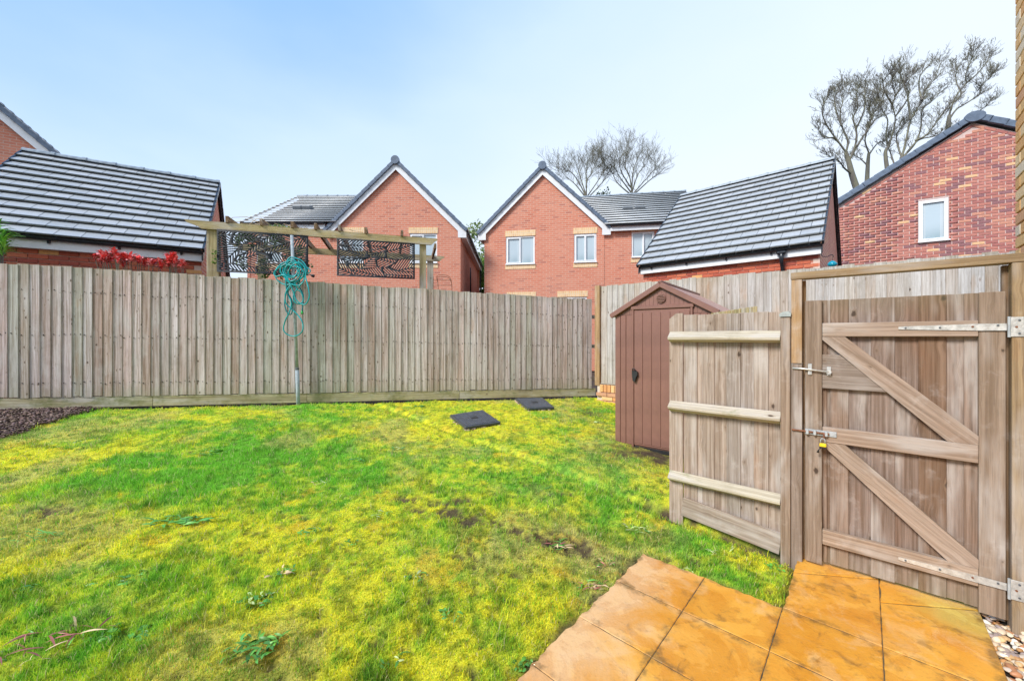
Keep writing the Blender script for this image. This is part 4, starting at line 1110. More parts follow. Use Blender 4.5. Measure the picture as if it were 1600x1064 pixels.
member('pergola_post', pg, M['pergola'], (ps(661), .055, .3), (ps(661), .055, BT - .01), .115, .10)
member('pergola_post', pg, M['rail'], (ps(661) + .30, 1.62, .3), (ps(661) + .30, 1.62, BT - .06), .13, .10)
member('pergola_post', pg, M['pergola'], (.1, 1.62, .3), (.1, 1.62, BT - .01), .12, .10)
for px in (357, 410, 458, 494, 531, 572, 628):
    sx = ps(px); member('rafter', pg, M['rafter'], (sx, -.07, BT + .045), (sx + .02, 2.0, BT + .045), .11, .045, .004, R(0))
member('rafter', pg, M['rafter'], (ps(682) + .02, .35, BT - .05), (ps(682) + .12, 1.95, BT - .02), .10, .042)

def screen(x0, x1, z0, z1, label, seed):
    rr = np.random.default_rng(seed); res = .0045
    W2, H2 = x1 - x0, z1 - z0; nx2, ny2 = int(W2 / res), int(H2 / res)
    X, Y = np.meshgrid((np.arange(nx2) + .5) * res, (np.arange(ny2) + .5) * res)
    ns = 9
    sx = rr.uniform(0, W2, ns * 1); sy = (np.arange(ns) % 4 + rr.uniform(.2, .8, ns)) / 4 * H2; sa = rr.choice([0, .12, -.15, .35, -.4, .8], ns) + rr.uniform(-.08, .08, ns)
    dist = []
    for a, b, c in zip(sx, sy, sa):
        dx, dy = X - a, Y - b; p = dx * np.cos(c) + dy * np.sin(c); q_ = -dx * np.sin(c) + dy * np.cos(c)
        dist.append(np.sqrt((p / 3.2) ** 2 + q_ ** 2))
    dist = np.array(dist); order = np.argsort(dist, 0); i1 = order[0]; d1 = np.take_along_axis(dist, order[:1], 0)[0]; d2 = np.take_along_axis(dist, order[1:2], 0)[0]
    a, b, c = sx[i1], sy[i1], sa[i1]; p = (X - a) * np.cos(c) + (Y - b) * np.sin(c); q_ = -(X - a) * np.sin(c) + (Y - b) * np.cos(c)
    fl = np.where(i1 % 2 == 0, 1, -1)
    stripe = ((p * fl + np.abs(q_) * 1.15) / .054) % 1.0 < .56
    solid = stripe | (np.abs(q_) < .009) | ((d2 - d1) < .012)
    bd = (X < .03) | (X > W2 - .03) | (Y < .028) | (Y > H2 - .032)
    solid = solid | bd
    cs, sz = [], []
    for j in range(ny2):
        row = solid[j]; ch = np.flatnonzero(np.diff(np.concatenate([[0], row.astype(int), [0]])))
        for s0, s1 in zip(ch[::2], ch[1::2]):
            cs.append(((s0 + s1) / 2 * res, 0, (j + .5) * res)); sz.append(((s1 - s0) * res, .006, res * 1.02))
    o = mesh_obj('metal_screen', boxes_mesh('metal_screen', cs, sz, mat=M['blackmetal']), None)
    o.matrix_world = frame((*PO, 0), BF_D) @ Matrix.Translation((x0, -.055, z0))
    return tag(o, label, 'screen', group='black leaf cut screens hung under the pergola')
screen(ps(341), ps(483), 2.59, 3.275, 'black metal leaf pattern screen with ivy behind it', 5)
screen(ps(527), ps(648), 2.61, 3.275, 'black metal leaf pattern screen next to the right pergola post', 8)
# little lamp clipped beside the first screen
lm_ = thing('solar_lamp', 'small black spotlight clipped to the edge of the screen by the hose', 'lamp', frame((*PO, 0), BF_D) @ Matrix.Translation((ps(486) , -.08, 2.60)))
tube('lamp_bracket', lm_, M['black'], [(-.06, 0, .0), (.0, 0, .01), (.04, 0, -.01)], .008, 8)
tube('lamp_head', lm_, M['black'], [(.02, -.01, -.005), (.06, -.03, -.02)], [.018, .028], 12)

# wire rack beyond the fence
wr = thing('wire_rack', 'rusty arched wire plant rack beyond the fence by the pergola', 'rack', Matrix.Translation((K(693) * 8.6, 8.6, 0)))
def wp(px, py, dy=0): return (K(px) * (8.6 + dy) - K(693) * 8.6, dy, Z(py, 8.6))
for a in (0, .25):
    tube('wire_arch', wr, M['rust'], catmull([wp(686, 470, a), wp(684, 440, a), wp(683, 431, a), wp(695, 430, a), wp(703, 434, a), wp(706, 446, a), wp(706, 470, a)], 5), .006, 5)
for y_ in (438, 446, 455): tube('wire_shelf', wr, M['rust'], [wp(677, y_), wp(706, y_)], .005, 5)
tube('wire_stake', wr, M['rust'], [wp(677, 432), wp(679, 470)], .005, 5)

# ------------------------------------------------------------------ foliage helper
def leaves_mesh(name, pts, size, cols, wide=.45, seed=1, up=.2, aspect=1.0):
    r = np.random.default_rng(seed); n = len(pts); pts = np.asarray(pts, float)
    d = r.normal(size=(n, 3)); d[:, 2] = np.abs(d[:, 2]) * up + d[:, 2] * (1 - up); d /= np.linalg.norm(d, axis=1)[:, None]
    s = np.cross(d, r.normal(size=(n, 3))); s /= np.linalg.norm(s, axis=1)[:, None]
    L = size * r.uniform(.6, 1.3, n)[:, None]; w = L * wide
    nrm = np.cross(d, s)
    P = np.stack([pts, pts + d * L * .5 - s * w + nrm * L * .06, pts + d * L, pts + d * L * .5 + s * w + nrm * L * .06], 1)
    c = np.asarray(cols)[r.integers(0, len(cols), n)] * r.uniform(.7, 1.3, n)[:, None]
    f = (np.arange(n) * 4)[:, None] + np.array([0, 1, 2, 3])
    return np_mesh(name, P.reshape(-1, 3), f, 4, col=np.repeat(c, 4, 0))
def cloud_pts(n, blobs, seed=0):
    r = np.random.default_rng(seed); out_ = []
    w = np.array([b[3] * b[4] * b[5] for b in blobs]) ** .6; w /= w.sum()
    for b, k in zip(blobs, (w * n).astype(int)):
        d = r.normal(size=(k, 3)); d /= np.linalg.norm(d, axis=1)[:, None]; rad = r.uniform(.55, 1.05, k)[:, None]
        out_.append(np.array(b[:3]) + d * rad * np.array(b[3:6]) * (1 + .25 * np.sin(d[:, :1] * 7 + b[0]) * np.cos(d[:, 1:2] * 6)))
    return np.concatenate(out_)

# ivy over the left screen and pergola
iv = thing('climbing_plant', 'green climbing plant behind the left leaf screen of the pergola', 'climbing plant', frame((*PO, 0), BF_D))
bl = []
random.seed(5)
for k in range(26):
    a = random.random() ** 1.6; bl.append((.14 + a * 1.0, .14 + random.uniform(0, .12), 2.62 + random.random() * .68, random.uniform(.05, .12), .06, random.uniform(.05, .12)))
bl += [(ps(430), .35, BT + .06, .20, .16, .05), (ps(415), .3, BT + .04, .1, .12, .05), (-.10, -.03, 2.85, .05, .04, .12)]
mesh_obj('foliage', leaves_mesh('foliage', cloud_pts(1500, bl, 3), .045, [(.08, .20, .03), (.14, .30, .05), (.22, .36, .08)], .4, 3), M['leaf'], iv, kind='stuff')
tw = []
for k in range(46):
    p = Vector((random.uniform(.1, 2.3), random.uniform(.0, .5), BT + random.uniform(-.01, .03))); P_ = [p]
    for q_ in range(4): P_.append(P_[-1] + Vector((random.uniform(-.12, .12), random.uniform(-.05, .05), random.uniform(-.02, .035))))
    tw.append(P_)
for sx, ex in ((.02, .5), (.35, .3)):
    tw.append([Vector((sx, 0, BT)), Vector((sx + .1, 0, BT + .1)), Vector((sx + ex * .6, 0, BT + .13)), Vector((sx + ex, 0, BT + .03))])
VV, FF = [], []
for P_ in tw:
    v_, f_ = tube_geo(P_, .004, 4); b0 = len(VV); VV += v_; FF += [tuple(i + b0 for i in q_) for q_ in f_]
mesh_obj('dry_stems', pydata('dry_stems', VV, FF), M['straw'] if 'straw' in M else WM['straw'], iv, kind='stuff')

# red photinia above the fence
def spray_shrub(name, label, cat, base, heads, ln, wd, mats, nl, seed, group=None, stemcol='bark', up=.9):
    random.seed(seed)
    t = thing(name, label, cat, Matrix.Translation(base), group)
    VV, FF = [], []
    lm = []
    for mname in mats:
        for q_ in range(2):
            me = leaf_mesh(1.0, wd * random.uniform(.85, 1.15), random.uniform(.1, .35)); me.materials.append(mname); lm.append(me)
    cnt = 0
    for hx, hy, hz_ in heads:
        h = Vector((hx, hy, hz_)) - Vector(base)
        v_, f_ = tube_geo([(h.x * .6, h.y * .6, 0), tuple(h * .6 + Vector((0, 0, 0))), tuple(h)], [.012, .008, .004], 5); b0 = len(VV); VV += v_; FF += [tuple(i + b0 for i in q_) for q_ in f_]
        for k in range(nl):
            a = random.uniform(0, 6.283); el = random.uniform(.1, up); L = ln * random.uniform(.6, 1.15)
            o = mesh_obj('leaf', random.choice(lm), None, t, h - Vector((0, 0, random.uniform(0, ln * .6))), (random.uniform(-.4, .4), -el, a)); o.scale = (L, L, L); cnt += 1
    mesh_obj('stems', pydata('stems', VV, FF), M[stemcol], t)
    return t
redm = [solid_leaf('photinia_red', (.92, .15, .14), rough=.35), solid_leaf('photinia_pink', (.95, .38, .36), rough=.35), solid_leaf('photinia_dark', (.72, .07, .06), rough=.35)]
heads = []
for px, py in [(148, 402), (158, 397), (163, 404), (178, 396), (172, 405), (190, 400), (197, 402), (205, 403), (215, 406), (222, 408), (184, 407), (240, 410), (250, 410)]:
    D = 6.02 + random.uniform(-.08, .1) + (px - 150) * .0022; heads.append((K(px) * D, D, Z(py, D)))
spray_shrub('photinia_shrub', 'bright red leaved shrub peeping over the fence below the garage eaves', 'shrub', (-5.9, 6.1, .6), heads + [(a + random.uniform(-.07, .07), b + random.uniform(-.1, .1), c - random.uniform(.0, .08)) for a, b, c in heads], .10, .19, redm, 22, 3, up=1.3)
heads = []
for px, py in [(262, 402), (272, 399), (275, 406), (286, 411), (266, 410)]:
    D = 6.25; heads.append((K(px) * D, D, Z(py, D)))
spray_shrub('photinia_shrub', 'small red leaved shrub over the fence next to the left pergola post', 'shrub', (-5.3, 6.3, .6), heads + [(a + random.uniform(-.05, .05), b, c - random.uniform(.0, .08)) for a, b, c in heads], .10, .19, redm, 20, 8, up=1.3)
grm = [solid_leaf('bamboo_green', (.22, .55, .07)), solid_leaf('bamboo_lime', (.36, .68, .11)), solid_leaf('bamboo_dark', (.12, .34, .07))]
heads = []
for px, py in [(-14, 352), (-4, 362), (2, 370), (-8, 378), (4, 385), (-20, 368), (0, 392), (-12, 398), (6, 376)]:
    D = 5.45; heads.append((K(px) * D, D, Z(py, D)))
spray_shrub('leafy_shrub', 'green narrow leaved shrub at the far left above the fence', 'shrub', (-7.3, 5.5, .6), heads, .24, .042, grm, 26, 9, up=.7)

# ------------------------------------------------------------------ roofs and walls
def tile_roof(parent, m4, W, L, gauge, tw, individual=True, mat='tile', name='roof', first=None):
    deck = mesh_obj(name, box_mesh(W - .06, L, .02, 0, M['lead']), None, parent, m4=m4 @ Matrix.Translation((W / 2, L / 2, -.012)))
    rows = max(1, int(round(L / gauge))); gauge = L / rows
    th = .026 if individual else .034; tilt = -math.asin(min(.4, (th + (.020 if individual else .034)) / gauge)); cs, sz = [], []
    loc = Matrix.Translation((-W / 2, -L / 2, .012))
    for r_ in range(rows):
        x = 0.0; offs = tw / 2 if r_ % 2 else 0
        xs_ = [0.0]; nx_ = tw - offs if offs else tw
        while nx_ < W - .03: xs_.append(nx_); nx_ += tw
        xs_.append(W)
        for a, b in zip(xs_[:-1], xs_[1:]):
            if b - a < .03: continue
            c = ((a + b) / 2 - W / 2, gauge * (r_ + .5) - L / 2 - .012, .046)
            s_ = (round(b - a - (.007 if individual else .0), 3), gauge + .03, th)
            if individual:
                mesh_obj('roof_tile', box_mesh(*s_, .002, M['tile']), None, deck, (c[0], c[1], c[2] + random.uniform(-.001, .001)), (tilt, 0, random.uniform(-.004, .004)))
            else: cs.append(c); sz.append(s_)
    if not individual:
        mesh_obj('roof_tiles', boxes_mesh('roof_tiles', cs, sz, tilt, M['tile_mass'], seed=int(W * 100)), None, deck, kind='stuff')
    return deck, rows, gauge
def verge(parent, m4, x, L, rows, gauge, mat='slate', w=.09, h=.10, sub=None, out=0):
    for r_ in range(rows):
        m = m4 @ Matrix.Translation((x, gauge * (r_ + .5), .018)) @ Matrix.Rotation(-math.asin(min(.3, .014 / gauge)), 4, 'X')
        mesh_obj('verge_cap', box_mesh(w, gauge + .03, h, .006, M[mat]), None, parent, m4=m)
def ridge_tiles(parent, p0, p1, r=.12, seg=.45, mat='ridge'):
    p0 = Vector(p0); p1 = Vector(p1); L = (p1 - p0).length; n = max(1, int(round(L / seg))); d = (p1 - p0) / n
    x = d.normalized(); up = Vector((0, 0, 1)); y = up.cross(x)
    me = None
    for i in range(n):
        v, f = [], []; K_ = 7
        for e_, rr in ((0.0, r), (.88, r), (.881, r * 1.14), (1.02, r * 1.14)):
            for k in range(K_ + 1):
                a = math.pi * k / K_; v.append(tuple(d * e_ + y * math.cos(a) * rr + up * (math.sin(a) * rr * .72 - .02)))
        for s_ in range(3):
            for k in range(K_): a = s_ * (K_ + 1) + k; f.append((a, a + 1, a + K_ + 2, a + K_ + 1))
        f.append(tuple(range(K_, -1, -1))); f.append(tuple(3 * (K_ + 1) + k for k in range(K_ + 1)))
        if me is None: me = pydata('ridge_tile', v, f); me.materials.append(M[mat])
        mesh_obj('ridge_tile', me, None, parent, tuple(p0 + d * i))
def wall_mesh(name, tops, z0, holes, thick, mat, parent, m4=None):
    """wall in local xz, outer face at y=0, going back to y=thick. tops: [(x,z)...] outline; holes [(x0,x1,z0,z1)]"""
    xs_ = sorted(set([round(p[0], 4) for p in tops] + [round(h[k], 4) for h in holes for k in (0, 1)]))
    def top(x):
        for (a, za), (b, zb) in zip(tops[:-1], tops[1:]):
            if a - 1e-6 <= x <= b + 1e-6: return za + (zb - za) * ((x - a) / (b - a) if b > a else 0)
        return tops[-1][1]
    v, f = [], []
    def quad(a, b, c, d): i = len(v); v.extend([a, b, c, d]); f.append((i, i + 1, i + 2, i + 3))
    for a, b in zip(xs_[:-1], xs_[1:]):
        mid = (a + b) / 2; hs_ = sorted([h for h in holes if h[0] < mid < h[1]], key=lambda h: h[2]); lo = z0
        for h in hs_:
            quad((a, 0, lo), (b, 0, lo), (b, 0, h[2]), (a, 0, h[2])); quad((a, thick, lo), (a, thick, h[2]), (b, thick, h[2]), (b, thick, lo)); lo = h[3]
        quad((a, 0, lo), (b, 0, lo), (b, 0, top(b)), (a, 0, top(a))); quad((a, thick, lo), (a, thick, top(a)), (b, thick, top(b)), (b, thick, lo))
        quad((a, 0, top(a)), (b, 0, top(b)), (b, thick, top(b)), (a, thick, top(a)))
    for h in holes:
        a, b, c, d = h; t = thick
        quad((a, 0, c), (a, 0, d), (a, t, d), (a, t, c)); quad((b, 0, c), (b, t, c), (b, t, d), (b, 0, d))
        quad((a, 0, d), (b, 0, d), (b, t, d), (a, t, d)); quad((a, 0, c), (a, t, c), (b, t, c), (b, 0, c))
    a, b = tops[0], tops[-1]
    quad((a[0], 0, z0), (a[0], 0, a[1]), (a[0], thick, a[1]), (a[0], thick, z0)); quad((b[0], 0, z0), (b[0], thick, z0), (b[0], thick, b[1]), (b[0], 0, b[1]))
    me = pydata(name, v, f)
    return mesh_obj(name, me, mat, parent, m4=m4)
def window(parent, x0, x1, z0, z1, lights=2, y=.05, lintel=True, tilt=None):
    """white casement window set in its opening; parts: frame > sash, pane"""
    fr = thing('window', None, None, Matrix.Translation((0, 0, 0)), parent=parent)
    w, h = x1 - x0, z1 - z0; t = .05
    cx0, cz0 = (x0 + x1) / 2, (z0 + z1) / 2
    wn_ = wall_mesh('window_frame', [(x0 + .004, z1 - .004), (x1 - .004, z1 - .004)], z0 + .004, [(x0 + t, x1 - t, z0 + t, z1 - t)], .06, M['white'], fr)
    wn_.location.y = y - .03
    n = lights; iw = (w - 2 * t) / n
    for k in range(n):
        a = x0 + t + iw * k; b = a + iw
        if tilt is None or k in tilt:
            sa = wall_mesh('sash', [(a + .003, z1 - t - .003), (b - .003, z1 - t - .003)], z0 + t + .003, [(a + .032, b - .032, z0 + t + .032, z1 - t - .032)], .04, M['white'], fr); sa.location.y = y - .045
        if k: box('mullion', fr, M['white'], (.035, .05, h - 2 * t), (a, y - .012, cz0), bev=0)
        box('pane', fr, M['glass'], (iw, .008, h - 2 * t), ((a + b) / 2, y + .012, cz0), bev=0)
    box('sill', fr, M['white'], (w + .04, .10, .035), (cx0, y - .06, z0 - .004), bev=.004)
    if lintel:
        box('lintel', parent, M['lintel'], (w + .06, .10, .215), (cx0, .035, z1 + .112), bev=0)
        box('sill_course', parent, M['lintel'], (w + .06, .10, .16), (cx0, .035, z0 - .102), bev=0)
    return fr
def gutter(parent, x0, x1, y, z, r=.055, brackets=True, mat='black_pl'):
    v, f = [], []; n = 8
    for x in (x0, x1):
        for rr in (r, r - .006):
            for k in range(n + 1):
                a = math.pi + math.pi * k / n; v.append((x, y + math.cos(a) * rr, z + math.sin(a) * rr))
    m = n + 1
    for k in range(n):
        f += [(k, k + 1, 2 * m + k + 1, 2 * m + k), (m + k, 3 * m + k, 3 * m + k + 1, m + k + 1)]
    for k in (0, n): f.append((k, m + k, 3 * m + k, 2 * m + k))
    for b in (0, 2 * m): f.append(tuple(b + k for k in range(n + 1)))
    g = mesh_obj('gutter', pydata('gutter', v, f), M[mat], parent)
    if brackets:
        x = x0 + .3
        while x < x1: box('gutter_bracket', g, M[mat], (.03, .06, .09), (x, y + .03, z - .035), (R(20), 0, 0), bev=.003); x += .8
    return g

def garage(o, e, W, h, zE, zG, over, label, vertical_tw=.3, gauge=.3, fasc=.17, bricks=True, downpipe=None, cat='garage'):
    t = thing('brick_garage', label, cat, frame((*o, 0), e))
    rise = h * math.tan(R(40)); zR = zE + rise; ca, sa = math.cos(R(40)), math.sin(R(40)); SLn = h / ca
    # walls: front, ends
    y0 = over
    wall_mesh('front_wall', [(0.05, zE - .02), (W - .05, zE - .02)], zG, [], .1, M['brick_mixed'], t, Matrix.Translation((0, y0 + .012, 0)))
    hw = h - over
    tops = [(0, zE + over * math.tan(R(40)) - .05), (hw, zR - .05), (2 * hw, zE + over * math.tan(R(40)) - .05)]
    wall_mesh('gable_wall', tops, zG, [], .1, M['brick_mixed'], t, Matrix.Translation((W - .05, y0, 0)) @ Matrix.Rotation(R(90), 4, 'Z'))
    wall_mesh('gable_wall', tops, zG, [], .1, M['brick_mixed'], t, Matrix.Translation((.05, y0 + 2 * hw, 0)) @ Matrix.Rotation(R(-90), 4, 'Z'))
    wall_mesh('rear_wall', [(0.05, zE - .02), (W - .05, zE - .02)], zG, [], .1, M['brick_mixed'], t, Matrix.Translation((W, y0 + 2 * hw, 0)) @ Matrix.Rotation(R(180), 4, 'Z'))
    mf = Matrix(((1, 0, 0, 0), (0, ca, -sa, 0), (0, sa, ca, zE), (0, 0, 0, 1)))
    mb = Matrix(((-1, 0, 0, W), (0, -ca, sa, 2 * h), (0, sa, ca, zE), (0, 0, 0, 1)))
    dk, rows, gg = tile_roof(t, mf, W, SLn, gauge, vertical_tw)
    dk2, _, _ = tile_roof(t, mb, W, SLn, gauge, vertical_tw, individual=False)
    for m_ in (mf, mb):
        verge(t, m_, -.01, SLn, rows, gg, 'black_pl', w=.035, h=.085); verge(t, m_, W + .01, SLn, rows, gg, 'black_pl', w=.035, h=.085)
    ridge_tiles(t, (0, h, zR + .03), (W, h, zR + .03), .11)
    box('fascia', t, M['white_fascia'], (W - .04, .02, fasc), (W / 2, y0 - .10, zE - fasc / 2 - .0), bev=0)
    box('soffit', t, M['white_fascia'], (W - .04, .10, .012), (W / 2, y0 - .045, zE - fasc + .004), bev=0)
    for xx in (0.01, W - .01):
        prism('barge_board', t, M['black_pl'], [(0.03, zE - .05), (h, zR - .03), (2 * h - .03, zE - .05), (2 * h - .03, zE - .17), (h, zR - .15), (.03, zE - .17)], xx - .012, xx + .012, 'yz')
    g = gutter(t, .01, W - .0, y0 - .160, zE - .002, r=.043)
    if bricks:
        bl_, bh_ = .215, .065; bmh = box_mesh(bl_, .02, bh_, .003, M['garage_brick'], 'gb'); bmh2 = box_mesh(.1025, .02, bh_, .003, M['garage_brick'], 'gb')
        for r_ in range(7):
            x = .06; first = r_ % 2; z = zE - fasc - .035 - r_ * .075
            if first: mesh_obj('brick', bmh2, None, t, (x + .051, y0 + .006, z)); x += .1125
            while x + bl_ < W - .04:
                mesh_obj('brick', bmh, None, t, (x + bl_ / 2, y0 + .006, z)); x += .225
    if downpipe is not None:
        xp = downpipe
        tube('downpipe', t, M['black_pl'], [(xp, y0 - .165, zE - .05), (xp, y0 - .165, zE - .22), (xp, y0 - .13, zE - .27), (xp, y0 - .04, zE - .36), (xp, y0 - .04, zG)], [.045, .035, .034, .034, .034], 12)
        box('gutter_outlet', t, M['black_pl'], (.16, .10, .06), (xp, y0 - .165, zE - .075), bev=.02)
    return t
# right garage
e_r = Vector((.732, -.681, 0)).normalized()
Wg = 3.5; cR = Vector((K(1285) * 7.0, 7.0, 0)); oR = cR - e_r * Wg
rg = garage((oR.x, oR.y), e_r, Wg, 2.93, 3.24, .5, .20, 'red brick garage with grey tiled roof and black downpipe behind the shed', gauge=.295, downpipe=Wg - .62)
# left garage
e_l = Vector((.8531, .5217, 0)).normalized(); cL = Vector((K(317) * 7.0, 7.0, 0)); Wl = 3.02; oL = cL - e_l * Wl
lg = garage((oL.x, oL.y), e_l, Wl, 2.39, 3.09, .6, .20, 'red brick garage with grey tiled roof beyond the left fence', gauge=.26)
# hook and teal bird feeder on the right garage gable
hb = thing('hanging_lamp', 'small teal glass lamp on a curled hook fixed to the garage gable', 'lamp', Matrix.Translation((K(1296) * 6.7, 6.7, Z(400, 6.7))))
def hk(px, py): return (K(px) * 6.7 - K(1296) * 6.7, 0, Z(py, 6.7) - Z(400, 6.7))
tube('bracket', hb, M['black'], catmull([hk(1283.5, 392), hk(1284, 399), hk(1287, 401), hk(1293, 401), hk(1298, 398.5), hk(1301.5, 399), hk(1302, 402)], 5), .006, 6)
tube('chain', hb, M['black'], [hk(1301, 401), hk(1300.5, 408)], .002, 5)
tube('glass_shade', hb, M['tealglass'], [hk(1300.5, 407.5), hk(1300.5, 409), hk(1300.5, 411), hk(1300.5, 414), hk(1300.5, 418)], [.015, .04, .062, .075, .02], 14)

# ------------------------------------------------------------------ detached houses
def house(name_label, mat4, x_gable, x_wing, zG, zE, zR, depth, windows, vents, wing_side, eave_w, gable_over=.22, rear=True, wing=True):
    """front gable from x_gable[0] to [1] in local x; wing with ridge parallel to the front from x_wing[0] to [1]."""
    t = thing('brick_house', name_label, 'house', mat4)
    a, b = x_gable; mid = (a + b) / 2; hw = (b - a) / 2
    sl = (zR - zE) / hw
    gh = [w for w in windows if w[5] == 'g']; wh = [w for w in windows if w[5] == 'w']
    gw = wall_mesh('gable_wall', [(a + gable_over, zE + .0 + gable_over * sl * 1.0 - .10), (mid, zR - .12), (b - gable_over, zE + gable_over * sl - .10)], zG, [w[:4] for w in gh], .12, M['brick_orange'], t)
    for w in gh: window(gw, *w[:4], lights=w[4], tilt=w[6] if len(w) > 6 else None)
    # side walls
    for xx, rot in ((b - gable_over, 90), (a + gable_over, -90)):
        m_ = Matrix.Translation((xx + (-.002 if rot == 90 else .002), .123 if rot == 90 else depth, 0)) @ Matrix.Rotation(R(rot), 4, 'Z')
        wall_mesh('side_wall', [(0, zE), (depth - .123, zE)], zG, [], .1, M['brick_orange'], t, m_)
    sz_ = hw / math.cos(math.atan(sl)); an = math.atan(sl); ca, sa = math.cos(an), math.sin(an)
    Lr = depth + .25
    # left slope: eave along y. local frame: x along -y.. so that y' climbs towards the ridge
    mL = Matrix(((0, ca, -sa, a), (-1, 0, 0, Lr - .12), (0, sa, ca, zE), (0, 0, 0, 1)))
    mR = Matrix(((0, -ca, sa, b), (1, 0, 0, -.12), (0, sa, ca, zE), (0, 0, 0, 1)))
    _, rows, gg = tile_roof(t, mL, Lr, sz_, .31, 30, individual=False)
    tile_roof(t, mR, Lr, sz_, .31, 30, individual=False)
    verge(t, mL, Lr + .012, sz_, rows, gg, w=.07, h=.12); verge(t, mR, -.012, sz_, rows, gg, w=.07, h=.12)
    cyl('ridge_end_cap', t, M['slate'], (mid, -.155, zR + .02), (0, 1, 0), .15, .08, 18)
    ridge_tiles(t, (mid, -.12, zR + .04), (mid, Lr - .12, zR + .04), .12)
    for s_, xe in ((1, a), (-1, b)):
        pts = [(xe, zE - .04), (mid, zR - .04), (mid, zR - .30), (xe + s_ * .30, zE + .30 * sl - .30), (xe + s_ * .30, zE - .24), (xe, zE - .24)]
        prism('barge_board', t, M['white_fascia'], pts, -.10, -.075)
        prism('barge_soffit', t, M['white_fascia'], [(xe + s_ * .02, zE - .06), (mid, zR - .075), (mid, zR - .10), (xe + s_ * .02, zE - .10)], -.075, .02)
    for xe, s_ in ((a, 1), (b, -1)):
        box('eave_fascia', t, M['white_fascia'], (.02, Lr - .1, .18), (xe + s_ * .03, Lr / 2, zE - .13), bev=0)
        box('eave_soffit', t, M['white_fascia'], (gable_over, Lr - .1, .012), (xe + s_ * (gable_over / 2 + .02), Lr / 2, zE - .22), bev=0)
    gx = b + .05 if True else a
    for xe in (a - .05, b + .05):
        g = gutter(t, 0, Lr - .2, 0, 0, brackets=False); g.matrix_local = Matrix.Translation((xe, -.05, zE - .03)) @ Matrix.Rotation(R(90), 4, 'Z')
    if wing:
        p, q_ = x_wing; ex = (p, a + .0) if wing_side == 'left' else (b - .0, q_); yf = .0
        wx0, wx1 = (p + .1, a + .3) if wing_side == 'left' else (b - .3, q_ - .1)
        ww = wall_mesh('wing_wall', [(wx0, eave_w), (wx1, eave_w)], zG, [w[:4] for w in wh], .12, M['brick_orange'], t, Matrix.Translation((0, .016, 0)))
        for w in wh: window(ww, *w[:4], lights=w[4], tilt=w[6] if len(w) > 6 else None)
        hd2 = depth / 2; an2 = math.atan2(zR - eave_w, hd2 + .2); ca2, sa2 = math.cos(an2), math.sin(an2); S2 = (hd2 + .2) / ca2
        r0, r1 = (p, mid) if wing_side == 'left' else (mid, q_)
        mW = Matrix(((1, 0, 0, r0), (0, ca2, -sa2, -.2), (0, sa2, ca2, eave_w), (0, 0, 0, 1)))
        mB = Matrix(((-1, 0, 0, r1), (0, -ca2, sa2, depth + .2), (0, sa2, ca2, eave_w), (0, 0, 0, 1)))
        # front slope starts outside the gable roof: clip by starting at the valley
        v0, v1 = (p, a + .55) if wing_side == 'left' else (b - .55, q_)
        # build in strips that step along the valley so tiles do not poke out through the front gable
        rows2 = int(round(S2 / .31)); g2 = S2 / rows2; th = .034; tl = -math.asin((th + .034) / g2); cs, sz2 = [], []
        for r_ in range(rows2):
            zz = eave_w + (r_ + .2) * g2 * sa2
            lim = hw * max(0, (zz - zE)) / (zR - zE)     # how far in the gable slope has come at this height
            xa, xb = (p, a + lim + .12) if wing_side == 'left' else (b - lim - .12, q_)
            x = xa
            while x < xb:
                l_, r2 = max(x, xa), min(x + 30, xb)
                if r2 - l_ > .03: cs.append(((l_ + r2) / 2 - r0, g2 * (r_ + .5), .03)); sz2.append((r2 - l_, g2 + .03, th))
                x += 30
        dk = mesh_obj('wing_roof', boxes_mesh('wing_roof', cs, sz2, tl, M['tile_mass'], seed=3), None, t, m4=mW, kind='stuff')
        Wd = r1 - r0
        tile_roof(t, mB, Wd, S2, .31, .3, individual=False, name='rear_roof')
        tops = [(0, eave_w - .05), (hd2, zR - .1), (depth, eave_w - .05)]
        if wing_side == 'left': m_ = Matrix.Translation((p + .1, depth, 0)) @ Matrix.Rotation(R(-90), 4, 'Z')
        else: m_ = Matrix.Translation((q_ - .1, 0, 0)) @ Matrix.Rotation(R(90), 4, 'Z')
        wall_mesh('end_wall', tops, zG, [], .1, M['brick_orange'], t, m_)
        verge(t, mW, (0 if wing_side == 'left' else Wd), S2, rows2, g2, 'lead', w=.03, h=.06)
        verge(t, mB, (Wd if wing_side == 'left' else 0), S2, rows2, g2, 'lead', w=.03, h=.06)
        ridge_tiles(t, (r0, hd2, zR + .03), (r1, hd2, zR + .03), .12)
        fx0, fx1 = (p + .02, a + .02) if wing_side == 'left' else (b - .02, q_ - .02)
        box('fascia', t, M['white_fascia'], (fx1 - fx0, .02, .2), ((fx0 + fx1) / 2, -.15, eave_w - .10), bev=0)
        gutter(t, fx0, fx1, -.22, eave_w - .0, brackets=False)
        for vx, vz in vents:
            vy = -.2 + (vz - eave_w) / math.tan(an2); vn_ = box('roof_vent', t, M['lead'], (.36, .24, .18), (vx, vy - .06, vz + .08), (an2 * .6, 0, 0), bev=.03)
        wall_mesh('rear_wall', [(min(p, a) + .12, eave_w), (max(q_, b) - .12, eave_w)] if True else [], zG, [], .1, M['brick_orange'], t, Matrix.Translation((min(p, a) + max(q_, b), depth - .02, 0)) @ Matrix.Rotation(R(180), 4, 'Z'))
    else:
        wall_mesh('rear_wall', [(a + gable_over, zE), (mid, zR - .15), (b - gable_over, zE)], zG, [], .1, M['brick_orange'], t, Matrix.Translation((a + b, depth, 0)) @ Matrix.Rotation(R(180), 4, 'Z'))
    return t
